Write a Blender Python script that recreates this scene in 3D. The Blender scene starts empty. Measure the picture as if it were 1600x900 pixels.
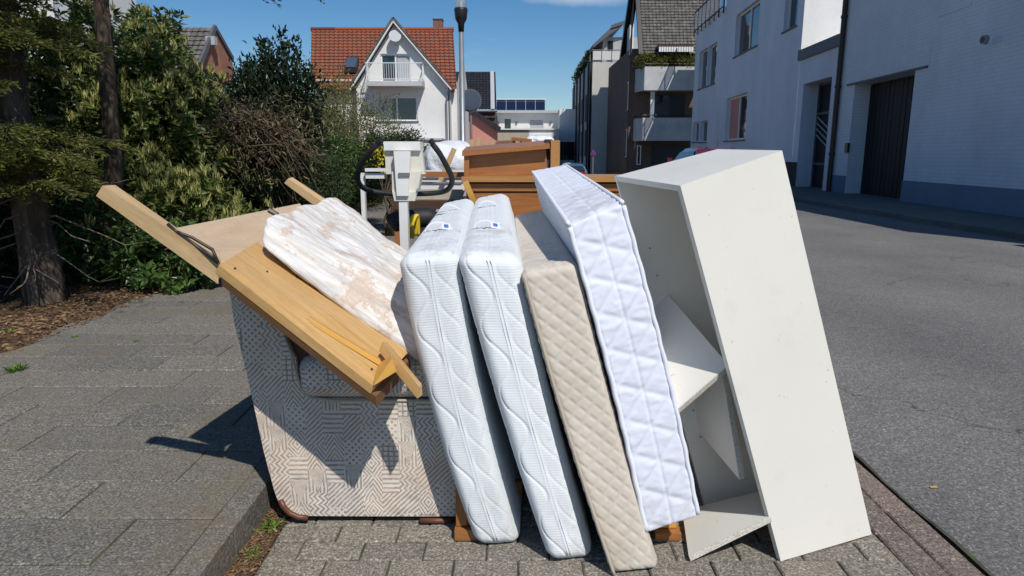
import bpy, bmesh, math, random
import numpy as np
from mathutils import Vector, Matrix
from mathutils.geometry import tessellate_polygon
random.seed(7); rng = np.random.default_rng(7)
SC = bpy.context.scene; COL = SC.collection
R = math.radians
# ------------------------------------------------------------------ camera, sky, sun
H = 1.25; FP = 1050.0; TH = math.atan(210/1050)
cam_d = bpy.data.cameras.new('camera'); cam = bpy.data.objects.new('camera', cam_d); COL.objects.link(cam)
cam.location = (0, 0, H); cam.rotation_euler = (math.pi/2 - TH, 0, 0)
cam_d.sensor_width = 36; cam_d.lens = FP/1600*36; cam_d.clip_start = .05; cam_d.clip_end = 3000
SC.camera = cam
SUN = Vector((.37, -.72, 1.0)).normalized()
el = math.asin(SUN.z); rot = math.atan2(SUN.x, SUN.y)
wd = bpy.data.worlds.new('World'); SC.world = wd; wd.use_nodes = True
wn, wl = wd.node_tree.nodes, wd.node_tree.links
wn.clear()
sky = wn.new('ShaderNodeTexSky'); sky.sky_type = 'NISHITA'; sky.sun_disc = False
sky.sun_elevation = el; sky.sun_rotation = rot; sky.air_density = 1.0; sky.dust_density = .25; sky.ozone_density = 4.0; sky.altitude = 300
bg = wn.new('ShaderNodeBackground'); bg.inputs[1].default_value = .092
wo = wn.new('ShaderNodeOutputWorld')
# thin clouds scattered over the sky
tc = wn.new('ShaderNodeTexCoord'); mp = wn.new('ShaderNodeMapping'); mp.inputs['Scale'].default_value = (2.2, 2.2, 7)
mp.inputs['Location'].default_value = (0.35, 0.9, 0.25)
nz = wn.new('ShaderNodeTexNoise'); nz.inputs['Scale'].default_value = 1.6; nz.inputs['Detail'].default_value = 8; nz.inputs['Roughness'].default_value = .55
cr = wn.new('ShaderNodeValToRGB'); cr.color_ramp.elements[0].position = .6; cr.color_ramp.elements[1].position = .8
mx = wn.new('ShaderNodeMixRGB'); mx.inputs[2].default_value = (7.5, 8.0, 8.8, 1)
wl.new(tc.outputs['Generated'], mp.inputs[0]); wl.new(mp.outputs[0], nz.inputs[0]); wl.new(nz.outputs[0], cr.inputs[0])
# one small cloud low over the street
vm = wn.new('ShaderNodeVectorMath'); vm.operation = 'SUBTRACT'; vm.inputs[1].default_value = (.100, .970, .222)
vs = wn.new('ShaderNodeVectorMath'); vs.operation = 'MULTIPLY'; vs.inputs[1].default_value = (10, 4, 36)
vl = wn.new('ShaderNodeVectorMath'); vl.operation = 'LENGTH'
n2 = wn.new('ShaderNodeTexNoise'); n2.inputs['Scale'].default_value = 14; n2.inputs['Detail'].default_value = 6
ma = wn.new('ShaderNodeMath'); ma.operation = 'ADD'
r2 = wn.new('ShaderNodeMapRange'); r2.inputs[1].default_value = 1.55; r2.inputs[2].default_value = .9; r2.inputs[3].default_value = 0; r2.inputs[4].default_value = .75
mm = wn.new('ShaderNodeMath'); mm.operation = 'MAXIMUM'
wl.new(tc.outputs['Generated'], vm.inputs[0]); wl.new(vm.outputs[0], vs.inputs[0]); wl.new(vs.outputs[0], vl.inputs[0])
wl.new(tc.outputs['Generated'], n2.inputs[0]); wl.new(vl.outputs['Value'], ma.inputs[0]); wl.new(n2.outputs[0], ma.inputs[1])
wl.new(ma.outputs[0], r2.inputs[0]); wl.new(r2.outputs[0], mm.inputs[0]); 
sc2 = wn.new('ShaderNodeMath'); sc2.operation = 'MULTIPLY'; sc2.inputs[1].default_value = .5
wl.new(cr.outputs[0], sc2.inputs[0]); wl.new(sc2.outputs[0], mm.inputs[1])
wl.new(mm.outputs[0], mx.inputs[0]); hs = wn.new('ShaderNodeHueSaturation'); hs.inputs['Saturation'].default_value = 1.27; hs.inputs['Value'].default_value = .98; wl.new(sky.outputs[0], hs.inputs['Color']); wl.new(hs.outputs[0], mx.inputs[1]); wl.new(mx.outputs[0], bg.inputs[0]); wl.new(bg.outputs[0], wo.inputs[0])
sd = bpy.data.lights.new('sun', 'SUN'); sd.energy = 4.1; sd.angle = R(.53); sd.color = (1, .955, .89)
so = bpy.data.objects.new('sun', sd); COL.objects.link(so); so.rotation_euler = SUN.to_track_quat('Z', 'Y').to_euler(); so.location = (5, -5, 20)
SC.view_settings.view_transform = 'Standard'; SC.view_settings.look = 'None'; SC.view_settings.gamma = 1
SC.view_settings.exposure = 0.0
SC.cycles.max_bounces = 8; SC.cycles.diffuse_bounces = 6; SC.cycles.transparent_max_bounces = 8

# ------------------------------------------------------------------ helpers
def ray(px, py):
    u = (px-800)/FP; v = (py-450)/FP
    return u, math.cos(TH)-v*math.sin(TH), -math.sin(TH)-v*math.cos(TH)
def W(px, py, D):                      # point seen at a pixel, D metres down the street
    u, f, w = ray(px, py); return Vector((u/f*D, D, H+w/f*D))
def G(px, py, z=0):                    # point on a level surface
    u, f, w = ray(px, py); t = (z-H)/w; return Vector((u*t, f*t, z))
class MB:
    def __init__(s): s.v = []; s.f = []; s.uv = []
    def face(s, pts, uv=None):
        n = len(s.v); s.v += [tuple(p) for p in pts]; s.f.append(tuple(range(n, n+len(pts))))
        s.uv += list(uv) if uv else [(0, 0)]*len(pts)
    def hexa(s, p):                    # 8 corners: 4 bottom, 4 top (same order)
        for q in ((3, 2, 1, 0), (4, 5, 6, 7), (0, 1, 5, 4), (1, 2, 6, 5), (2, 3, 7, 6), (3, 0, 4, 7)):
            P = [Vector(p[i]) for i in q]; a = (P[1]-P[0]).length; b = (P[3]-P[0]).length
            if a >= b: uv = [(0, 0), (a, 0), (a, b), (0, b)]
            else: uv = [(0, 0), (0, a), (b, a), (b, 0)]
            off = random.random()*0.0
            s.face(P, [(x+off, y+off) for x, y in uv])
        return s
    def box(s, x0, x1, y0, y1, z0, z1):
        return s.hexa([(x0, y0, z0), (x1, y0, z0), (x1, y1, z0), (x0, y1, z0), (x0, y0, z1), (x1, y0, z1), (x1, y1, z1), (x0, y1, z1)])
    def board(s, c, t):                # 4 corners, thickness away from normal
        c = [Vector(p) for p in c]; n = ((c[2]-c[0]).cross(c[3]-c[1])).normalized()
        return s.hexa([p - n*t for p in c] + c)
    def beam(s, a, b, w, h, up=(0, 0, 1)):
        a = Vector(a); b = Vector(b); d = (b-a).normalized(); x = d.cross(Vector(up)).normalized(); y = x.cross(d)
        c = [(-w/2, -h/2), (w/2, -h/2), (w/2, h/2), (-w/2, h/2)]
        A = [a+x*i+y*j for i, j in c]; B = [b+x*i+y*j for i, j in c]
        for k in range(4):
            m = (k+1) % 4; L = (b-a).length; q = (A[m]-A[k]).length
            s.face([A[k], A[m], B[m], B[k]], [(0, 0), (0, q), (L, q), (L, 0)])
        s.face(A[::-1]); s.face(B); return s
    def tube(s, pts, r, n=8, cap=True):
        pts = [Vector(p) for p in pts]; rs = r if isinstance(r, (list, tuple)) else [r]*len(pts)
        base = len(s.v); ref = Vector((0, 0, 1))
        if abs((pts[-1]-pts[0]).normalized().z) > .8: ref = Vector((1, 0, 0))
        for i, p in enumerate(pts):
            d = (pts[min(i+1, len(pts)-1)]-pts[max(i-1, 0)]).normalized(); x = d.cross(ref).normalized(); y = x.cross(d)
            for k in range(n):
                a = 2*math.pi*k/n; s.v.append(tuple(p+(x*math.cos(a)+y*math.sin(a))*rs[i]))
        for i in range(len(pts)-1):
            for k in range(n):
                m = (k+1) % n; q = base+i*n
                s.f.append((q+k, q+m, q+n+m, q+n+k)); s.uv += [(i*.1, k/n), (i*.1, (k+1)/n), (i*.1+.1, (k+1)/n), (i*.1+.1, k/n)]
        if cap:
            s.f.append(tuple(base+k for k in range(n))[::-1]); s.uv += [(0, 0)]*n
            q = base+(len(pts)-1)*n; s.f.append(tuple(q+k for k in range(n))); s.uv += [(0, 0)]*n
        return s
    def disc(s, c, nrm, r, t, n=24):
        c = Vector(c); nrm = Vector(nrm).normalized(); return s.tube([c-nrm*t/2, c+nrm*t/2], r, n)
    def prism(s, outline, y0, y1):     # outline of (x, z), extruded along y
        n = len(outline)
        s.face([(x, y0, z) for x, z in outline], [(x, z) for x, z in outline]); s.face([(x, y1, z) for x, z in outline][::-1], [(x, z) for x, z in outline][::-1])
        L = 0
        for i in range(n):
            a = outline[i]; b = outline[(i+1) % n]; q = math.dist(a, b)
            s.face([(a[0], y1, a[1]), (b[0], y1, b[1]), (b[0], y0, b[1]), (a[0], y0, a[1])][::-1], [(L, y0), (L+q, y0), (L+q, y1), (L, y1)][::-1] if False else [(L, 0), (L+q, 0), (L+q, y1-y0), (L, y1-y0)]); L += q
        return s
    def wall(s, o, a, outer, holes=(), depth=.18, n=None):   # outline in (s,z) with real openings and reveals
        o = Vector(o); a = Vector(a).normalized(); n = Vector(n) if n else Vector((a.y, -a.x, 0))
        loops = [outer]+[[(h[0], h[1]), (h[2], h[1]), (h[2], h[3]), (h[0], h[3])] for h in holes]
        P = lambda q, d=0: o+a*q[0]+Vector((0, 0, q[1]))-n*d
        tri = tessellate_polygon([[Vector((q[0], q[1], 0)) for q in l] for l in loops]); flat = [q for l in loops for q in l]
        for t in tri:
            pts = [P(flat[i]) for i in t]; uv = [flat[i] for i in t]
            if (pts[1]-pts[0]).cross(pts[2]-pts[0]).dot(n) < 0: pts = pts[::-1]; uv = uv[::-1]
            s.face(pts, uv)
        for l in loops[1:]:
            for i in range(4):
                q, r = l[i], l[(i+1) % 4]; s.face([P(q), P(r), P(r, depth), P(q, depth)], [q, r, r, q])
        return s
    def build(s, name, mat, parent=None, smooth=False, bevel=0, kind=None, label=None):
        me = bpy.data.meshes.new(name); off = root_loc(parent)
        v = np.array(s.v, dtype=np.float64)-np.array(off)
        me.from_pydata([tuple(x) for x in v], [], s.f)
        uvl = me.uv_layers.new(name='UVMap'); uvl.data.foreach_set('uv', np.array(s.uv, dtype=np.float32).ravel())
        return link(me, name, mat, parent, smooth, bevel, kind, label)
def root_loc(p):
    if p is None: return (0, 0, 0)
    while p.parent: p = p.parent
    return tuple(p.location)
def link(me, name, mat, parent=None, smooth=False, bevel=0, kind=None, label=None):
    o = bpy.data.objects.new(name, me); COL.objects.link(o)
    if mat:
        for m in (mat if isinstance(mat, (list, tuple)) else [mat]): me.materials.append(m)
    if parent: o.parent = parent
    if smooth: me.polygons.foreach_set('use_smooth', [True]*len(me.polygons))
    if bevel:
        b = o.modifiers.new('bevel', 'BEVEL'); b.width = bevel; b.segments = 2; b.limit_method = 'ANGLE'; b.angle_limit = R(40)
    if kind: o['kind'] = kind
    if label: o['label'] = label
    return o
def fastmesh(name, V, F, mat, parent=None, kind=None, smooth=False, uv=None):
    V = np.asarray(V, dtype=np.float32)-np.array(root_loc(parent), dtype=np.float32); F = np.asarray(F, dtype=np.int32); k = F.shape[1]
    me = bpy.data.meshes.new(name); me.vertices.add(len(V)); me.vertices.foreach_set('co', V.ravel())
    me.loops.add(F.size); me.loops.foreach_set('vertex_index', F.ravel())
    me.polygons.add(len(F)); me.polygons.foreach_set('loop_start', np.arange(0, F.size, k, dtype=np.int32)); me.polygons.foreach_set('loop_total', np.full(len(F), k, dtype=np.int32))
    me.update(calc_edges=True)
    if uv is not None:
        l = me.uv_layers.new(name='UVMap'); l.data.foreach_set('uv', np.asarray(uv, dtype=np.float32)[F.ravel()].ravel())
    return link(me, name, mat, parent, smooth, 0, kind)
def tag(o, label, cat, group=None):
    o['label'] = label; o['category'] = cat
    if group: o['group'] = group
    return o
def thing(name, label, cat, loc=(0, 0, 0), group=None):
    o = bpy.data.objects.new(name, None); COL.objects.link(o); o.location = loc; o.empty_display_size = .1
    return tag(o, label, cat, group)

# ------------------------------------------------------------------ materials
class NT:
    def __init__(s, name):
        s.m = bpy.data.materials.new(name); s.m.use_nodes = True; s.n = s.m.node_tree.nodes; s.l = s.m.node_tree.links
        s.b = s.n['Principled BSDF']; s.tc = s.n.new('ShaderNodeTexCoord')
    def new(s, t, **kw):
        n = s.n.new(t)
        for k, v in kw.items(): setattr(n, k, v)
        return n
    def put(s, sock, v):
        if hasattr(v, 'links') or isinstance(v, bpy.types.NodeSocket): s.l.new(v, sock)
        else: sock.default_value = v
    def math(s, op, a, b=0, c=None):
        n = s.new('ShaderNodeMath', operation=op); s.put(n.inputs[0], a); s.put(n.inputs[1], b)
        if c is not None: s.put(n.inputs[2], c)
        return n.outputs[0]
    def noise(s, scale, detail=4, rough=.5, co='Object', sc=(1, 1, 1), vec=None):
        mp = s.new('ShaderNodeMapping'); mp.inputs['Scale'].default_value = sc; s.l.new(vec or s.tc.outputs[co], mp.inputs[0])
        n = s.new('ShaderNodeTexNoise'); n.inputs['Scale'].default_value = scale; n.inputs['Detail'].default_value = detail; n.inputs['Roughness'].default_value = rough
        s.l.new(mp.outputs[0], n.inputs[0]); return n.outputs[0]
    def ramp(s, v, stops):
        n = s.new('ShaderNodeValToRGB'); e = n.color_ramp.elements
        while len(e) > 1: e.remove(e[0])
        e[0].position = stops[0][0]; e[0].color = (*stops[0][1], 1)
        for p, c in stops[1:]:
            q = e.new(p); q.color = (*c, 1)
        s.l.new(v, n.inputs[0]); return n.outputs[0]
    def mix(s, f, a, b, mode='MIX'):
        n = s.new('ShaderNodeMixRGB', blend_type=mode); s.put(n.inputs[0], f)
        for i, q in ((1, a), (2, b)): s.put(n.inputs[i], (*q, 1) if isinstance(q, tuple) and len(q) == 3 else q)
        return n.outputs[0]
    def bump(s, h, st=.3, dist=.01, prev=None):
        n = s.new('ShaderNodeBump'); n.inputs['Strength'].default_value = st; n.inputs['Distance'].default_value = dist; s.l.new(h, n.inputs['Height'])
        if prev: s.l.new(prev, n.inputs['Normal'])
        return n.outputs[0]
    def out(s, col=None, rough=None, nrm=None, **kw):
        if col is not None: s.put(s.b.inputs['Base Color'], (*col, 1) if isinstance(col, tuple) and len(col) == 3 else col)
        if rough is not None: s.put(s.b.inputs['Roughness'], rough)
        if nrm is not None: s.l.new(nrm, s.b.inputs['Normal'])
        for k, v in kw.items(): s.b.inputs[k].default_value = v
        return s.m
def dk(c, f): return tuple(x*f for x in c)
def plain(name, c, rough=.6, var=.12, scale=4, bs=60, bst=.15, bd=.003, spec=.5, metal=0, co='Object', stain=None):
    t = NT(name); n = t.noise(scale, 5, .6, co); col = t.ramp(n, [(.3, dk(c, 1-var)), (.7, dk(c, 1+var))])
    if stain:
        m = t.ramp(t.noise(stain[1], 6, .65, co), [(.52, (0, 0, 0)), (.72, (stain[2],)*3)]); col = t.mix(m, col, stain[0])
    return t.out(col, rough, t.bump(t.noise(bs, 3, .6, co), bst, bd), **{'Specular IOR Level': spec, 'Metallic': metal})
def wood(name, a, b, rough=.45, scale=14, stretch=(1.2, 14, 1), spec=.4):
    t = NT(name); n = t.noise(3.5, 6, .6, 'UV', stretch); n2 = t.noise(scale*3, 3, .6, 'UV', (1, 18, 1))
    col = t.ramp(n, [(.28, a), (.5, tuple((x+y)/2 for x, y in zip(a, b))), (.72, b)])
    col = t.mix(.35, col, t.ramp(n2, [(.3, dk(a, .75)), (.7, b)])); col = t.mix(.5, col, t.ramp(t.noise(2.2, 4, .6), [(.3, (.8, .8, .8)), (.7, (1.1, 1.1, 1.1))]), 'MULTIPLY')
    sc = t.ramp(t.noise(11, 6, .7), [(.60, (0, 0, 0)), (.72, (.35,)*3)]); col = t.mix(sc, col, dk(a, .6))
    ln = t.ramp(t.noise(2.2, 2, .5, 'UV', (.7, 40, 1)), [(.60, (0, 0, 0)), (.66, (.35,)*3)]); col = t.mix(ln, col, dk(a, .65))
    return t.out(col, t.math('MULTIPLY_ADD', n, .3, rough-.1), t.bump(n2, .2, .0015, t.bump(t.noise(9, 4, .6), .3, .004)), **{'Specular IOR Level': spec})
M = {}
M['white_lacquer'] = plain('white_lacquer', (.69, .675, .62), .38, .02, 3, 25, .02, .0005, .4, stain=((.50, .45, .36), 7, .14))
def lacquer():
    t = NT('white_lacquer'); c = (.75, .725, .65); n = t.noise(2.2, 5, .6); col = t.ramp(n, [(.3, dk(c, .955)), (.7, dk(c, 1.01))])
    a = t.ramp(t.noise(7, 7, .7), [(.58, (0, 0, 0)), (.72, (.13,)*3)]); col = t.mix(a, col, (.42, .38, .30))
    sc = t.ramp(t.noise(9, 4, .6, 'UV', (14, .8, 1)), [(.70, (0, 0, 0)), (.73, (.25,)*3)]); col = t.mix(sc, col, (.40, .38, .34))
    sp_ = t.ramp(t.noise(60, 2, .5), [(.72, (0, 0, 0)), (.75, (.4,)*3)]); col = t.mix(sp_, col, (.30, .26, .2))
    return t.out(col, t.math('MULTIPLY_ADD', n, .25, .25), t.bump(n, .05, .004), **{'Specular IOR Level': .4})
M['white_lacquer'] = lacquer()
def chip():
    t = NT('chipboard_edge'); n = t.noise(260, 2, .6); return t.out(t.ramp(n, [(.35, (.42, .36, .27)), (.5, (.62, .58, .5)), (.65, (.72, .7, .64))]), .8, t.bump(n, .4, .002))
M['chip'] = chip()
M['pine'] = wood('light_beech', (.46, .29, .13), (.69, .50, .28))
M['veneer'] = wood('pale_veneer', (.52, .38, .25), (.64, .49, .34), .55)
M['honey'] = wood('honey_pine', (.47, .255, .075), (.72, .47, .21), .36)
M['orange_wood'] = wood('orange_pine', (.60, .31, .055), (.72, .41, .10), .4)
M['brown_wood'] = wood('red_brown_wood', (.27, .095, .026), (.46, .20, .065), .32)
M['runner_wood'] = wood('runner_wood', (.10, .035, .018), (.17, .065, .033), .35)
M['mid_wood'] = wood('orange_brown_wood', (.36, .165, .05), (.54, .29, .10), .35)
M['dark_wood'] = wood('dark_brown_wood', (.055, .03, .018), (.10, .052, .03), .5)
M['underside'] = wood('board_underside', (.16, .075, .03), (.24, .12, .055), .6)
def mattress_mat(name, c, rib=None, dirt=None, sheen=.2, fine=350):
    t = NT(name); n = t.noise(5, 4, .6); col = t.ramp(n, [(.3, dk(c, .94)), (.7, c)])
    h = t.noise(fine, 2, .6, 'UV')
    if rib:
        w = t.new('ShaderNodeTexWave', wave_type='BANDS', bands_direction='Y'); w.inputs['Scale'].default_value = rib; w.inputs['Distortion'].default_value = .8; w.inputs['Detail Scale'].default_value = 2
        t.l.new(t.tc.outputs['UV'], w.inputs[0]); nb = t.bump(w.outputs[1], .3, .0012)
        col = t.mix(t.math('MULTIPLY', w.outputs[1], .07), col, dk(c, .8))
    else: nb = None
    if dirt:
        m = t.ramp(t.noise(dirt[1], 7, .7), [(.5, (0, 0, 0)), (.66, (dirt[2],)*3)]); col = t.mix(m, col, dirt[0])
    sp_ = t.new('ShaderNodeSeparateXYZ'); t.l.new(t.tc.outputs['UV'], sp_.inputs[0]); low = t.new('ShaderNodeMapRange'); t.l.new(sp_.outputs[1], low.inputs[0]); low.inputs[1].default_value = -.25; low.inputs[2].default_value = -.5; low.inputs[3].default_value = 0; low.inputs[4].default_value = 1
    grime = t.math('MULTIPLY', low.outputs[0], t.ramp(t.noise(14, 6, .7), [(.42, (0, 0, 0)), (.7, (.6,)*3)])); col = t.mix(grime, col, (.34, .30, .24))
    sm_ = t.ramp(t.noise(26, 3, .5), [(.68, (0, 0, 0)), (.74, (.3,)*3)]); col = t.mix(sm_, col, dk(c, .6))
    return t.out(col, .88, t.bump(h, .25, .0012, nb), **{'Sheen Weight': sheen, 'Specular IOR Level': .2})
M['knit'] = mattress_mat('white_knit_cover', (.74, .78, .80), 38, ((.55, .55, .50), 3.1, .22))
M['knit_b'] = mattress_mat('white_knit_cover_cleaner', (.76, .80, .82), 38, ((.50, .50, .46), 2.3, .16))
M['beige'] = mattress_mat('beige_quilted_cover', (.62, .555, .475), None, ((.45, .36, .25), 3.5, .30))
M['beige_dark'] = mattress_mat('beige_piping', (.48, .42, .33))
M['satin'] = mattress_mat('white_satin_cover', (.74, .77, .86), None, ((.62, .62, .66), 4, .2), .35, 500)
M['piping'] = mattress_mat('white_piping', (.80, .82, .88))
def stained():
    t = NT('stained_damask'); c = (.74, .72, .69)
    n1 = t.noise(5, 7, .7, 'UV', (.55, 6, 1)); col = t.ramp(n1, [(.34, (.45, .43, .41)), (.46, (.62, .60, .57)), (.54, c), (.66, (.80, .78, .75))])
    m = t.ramp(t.noise(4, 7, .7, 'UV', (1.2, 5, 1)), [(.52, (0, 0, 0)), (.60, (.38, .38, .38)), (.7, (.2, .2, .2))]); col = t.mix(m, col, (.56, .44, .33))
    m = t.ramp(t.noise(8, 8, .7), [(.55, (0, 0, 0)), (.59, (.58, .58, .58)), (.66, (.28, .28, .28))]); col = t.mix(m, col, (.45, .29, .17))
    m2 = t.ramp(t.noise(2.8, 5, .6), [(.5, (0, 0, 0)), (.7, (.4, .4, .4))]); col = t.mix(m2, col, (.68, .54, .42))
    return t.out(col, .85, t.bump(t.noise(60, 4, .6), .3, .002, t.bump(n1, .5, .006)), **{'Sheen Weight': .1, 'Specular IOR Level': .2})
M['stained'] = stained()
def tribal():
    t = NT('tribal_upholstery'); uv = t.new('ShaderNodeSeparateXYZ'); t.l.new(t.tc.outputs['UV'], uv.inputs[0]); x, y = uv.outputs[0], uv.outputs[1]
    wob = t.noise(9, 2, .5, 'UV'); x = t.math('ADD', x, t.math('MULTIPLY', wob, .018)); y = t.math('ADD', y, t.math('MULTIPLY', t.noise(60, 2, .5, 'UV'), .006))
    cw, ch = .062, .088
    gx = t.math('DIVIDE', x, cw); col_i = t.math('FLOOR', gx)
    wn_ = t.new('ShaderNodeTexWhiteNoise', noise_dimensions='1D'); t.l.new(col_i, wn_.inputs['W'])
    gy = t.math('ADD', t.math('DIVIDE', y, ch), wn_.outputs[0]); row_i = t.math('FLOOR', gy)
    lx = t.math('ABSOLUTE', t.math('SUBTRACT', t.math('FRACT', gx), .5)); ly = t.math('ABSOLUTE', t.math('SUBTRACT', t.math('FRACT', gy), .5))
    cv = t.new('ShaderNodeCombineXYZ'); t.l.new(col_i, cv.inputs[0]); t.l.new(row_i, cv.inputs[1])
    w2 = t.new('ShaderNodeTexWhiteNoise', noise_dimensions='2D'); t.l.new(cv.outputs[0], w2.inputs[0]); rnd = w2.outputs[0]
    def line(v, k, duty=.45): return t.math('LESS_THAN', t.math('FRACT', t.math('MULTIPLY', v, k)), duty)
    lxm = t.math('MULTIPLY', lx, cw); lym = t.math('MULTIPLY', ly, ch)
    dia = line(t.math('ADD', lxm, t.math('MULTIPLY', lym, .75)), 80)
    zig = line(t.math('ADD', y, t.math('MULTIPLY', lxm, 1.5)), 54)
    zig2 = line(t.math('ADD', x, t.math('PINGPONG', y, .015)), 58)
    bars = line(y, 60, .42)
    sm = t.math('MULTIPLY', line(t.math('ADD', x, y), 44, .55), line(t.math('SUBTRACT', x, y), 44, .55))
    dg = line(t.math('SUBTRACT', x, y), 56, .48)
    inside = t.math('LESS_THAN', t.math('MULTIPLY', lx, 2), t.math('FRACT', gy)); tri_s = t.math('SUBTRACT', t.math('FRACT', gy), t.math('MULTIPLY', lx, 2)); tri = t.math('MAXIMUM', t.math('MULTIPLY', inside, line(tri_s, 7, .5)), t.math('MULTIPLY', t.math('SUBTRACT', 1, inside), line(x, 85, .45)))
    grid = t.math('MAXIMUM', line(x, 56, .3), line(y, 56, .3))
    pat = zig
    for thr, p in ((.14, dia), (.28, zig2), (.38, bars), (.50, sm), (.62, dg), (.76, tri), (.92, grid)):
        n = t.new('ShaderNodeMix', data_type='FLOAT')
        t.l.new(t.math('GREATER_THAN', rnd, thr), n.inputs[0]); t.l.new(pat, n.inputs[2]); t.l.new(p, n.inputs[3]); pat = n.outputs[0]
    wear = t.mix(1, t.ramp(t.noise(120, 3, .7, 'UV'), [(.3, (.5,)*3), (.55, (1, 1, 1))]), t.ramp(t.noise(16, 5, .7, 'UV'), [(.33, (.6,)*3), (.55, (1, 1, 1))]), 'MULTIPLY')
    ink = t.ramp(t.noise(4.5, 2, .5), [(.42, (.17, .135, .115)), (.58, (.34, .18, .09))])
    grd = t.ramp(t.noise(7, 3, .5), [(.3, (.63, .57, .49)), (.7, (.75, .69, .61))])
    col = t.mix(t.math('MULTIPLY', t.math('MULTIPLY', pat, .82), wear), grd, ink)
    return t.out(col, .9, t.bump(pat, -.25, .002, t.bump(t.noise(500, 2, .6), .3, .001, t.bump(t.noise(5, 3, .55), .55, .05))), **{'Sheen Weight': .1, 'Specular IOR Level': .15})
M['tribal'] = tribal()
def asphalt(name, c, spk=.5):
    t = NT(name); g = t.noise(260, 2, .6); g2 = t.noise(95, 3, .75); f = t.noise(30, 5, .7); big = t.noise(.8, 6, .65)
    col = t.ramp(g2, [(.34, dk(c, .5)), (.46, dk(c, .88)), (.54, dk(c, 1.08)), (.64, dk(c, 1.6)), (.72, dk(c, 2.8))])
    col = t.mix(.55, col, t.ramp(g, [(.3, (.45,)*3), (.7, (1.55,)*3)]), 'MULTIPLY')
    col = t.mix(.5, col, t.ramp(f, [(.3, (.75,)*3), (.7, (1.2,)*3)]), 'MULTIPLY')
    col = t.mix(.8, col, t.ramp(big, [(.3, (.80, .80, .81)), (.5, (1, 1, 1)), (.7, (1.18, 1.16, 1.13))]), 'MULTIPLY')
    sx = t.new('ShaderNodeSeparateXYZ'); t.l.new(t.tc.outputs['Object'], sx.inputs[0]); band = t.math('SINE', t.math('MULTIPLY', t.math('ADD', sx.outputs[0], t.math('MULTIPLY', t.noise(.5, 3), .6)), 3.6))
    col = t.mix(.5, col, t.ramp(t.math('MULTIPLY_ADD', band, .5, .5), [(0, (.86,)*3), (1, (1.12,)*3)]), 'MULTIPLY')
    vo = t.new('ShaderNodeTexVoronoi', feature='DISTANCE_TO_EDGE'); vo.inputs['Scale'].default_value = .42; wv = t.new('ShaderNodeVectorMath', operation='MULTIPLY_ADD'); nn = t.new('ShaderNodeTexNoise'); nn.inputs['Scale'].default_value = 2.5; nn.inputs['Detail'].default_value = 6
    t.l.new(t.tc.outputs['Object'], nn.inputs[0]); t.l.new(nn.outputs[1], wv.inputs[0]); wv.inputs[1].default_value = (.7, .7, .7); t.l.new(t.tc.outputs['Object'], wv.inputs[2]); t.l.new(wv.outputs[0], vo.inputs[0])
    crk = t.math('MULTIPLY', t.math('LESS_THAN', vo.outputs[0], .0022), t.math('GREATER_THAN', t.noise(.7, 2), .53)); col = t.mix(t.math('MULTIPLY', crk, .6), col, dk(c, .25))
    oil = t.ramp(t.noise(2.6, 4, .5), [(.66, (0, 0, 0)), (.74, (.4,)*3)]); col = t.mix(oil, col, dk(c, .4))
    return t.out(col, .92, t.bump(g2, .7, .006, t.bump(g, .4, .003)), **{'Specular IOR Level': .2})
M['asphalt'] = asphalt('asphalt', (.160, .156, .150))
def concrete(name, c, moss=.3, dirtc=(.13, .10, .06)):
    t = NT(name); geo = t.new('ShaderNodeNewGeometry'); ps = geo.outputs['Position']; g = t.noise(120, 3, .8, vec=ps); f = t.noise(38, 5, .7, vec=ps); big = t.noise(2.2, 5, .65)
    oi = t.new('ShaderNodeObjectInfo')
    col = t.ramp(g, [(.36, dk(c, .42)), (.47, dk(c, .85)), (.55, dk(c, 1.15)), (.64, dk(c, 2.0)), (.72, dk(c, 3))])
    col = t.mix(.75, col, t.ramp(f, [(.3, (.6,)*3), (.7, (1.3,)*3)]), 'MULTIPLY')
    col = t.mix(1, col, t.ramp(oi.outputs['Random'], [(0, (.88, .88, .885)), (1, (1.11, 1.09, 1.06))]), 'MULTIPLY')
    m = t.ramp(t.noise(1.3, 7, .7, vec=geo.outputs['Position']), [(.5, (0, 0, 0)), (.68, (moss,)*3)]); col = t.mix(m, col, dirtc)
    return t.out(col, .88, t.bump(g, .7, .004, t.bump(f, .4, .006)), **{'Specular IOR Level': .3})
M['slab'] = concrete('concrete_slab', (.172, .162, .142), .75, (.17, .14, .09))
M['paver'] = concrete('grey_paver', (.225, .205, .172), .45, (.12, .10, .07))
M['paver_red'] = concrete('brownish_paver', (.20, .16, .135), .4, (.13, .10, .07))
M['kerb'] = concrete('kerb_stone', (.16, .155, .148), .35, (.12, .11, .07))
M['soil'] = plain('soil', (.10, .065, .04), .95, .4, 18, 60, .8, .02, .1)
M['jointfill'] = plain('joint_fill', (.070, .065, .052), .95, .4, 14, 120, .7, .006, .1, stain=((.10, .13, .035), 6, .9))
M['earth'] = plain('verge_ground', (.09, .085, .06), .95, .3, 3, 30, .5, .02, .1)
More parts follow.
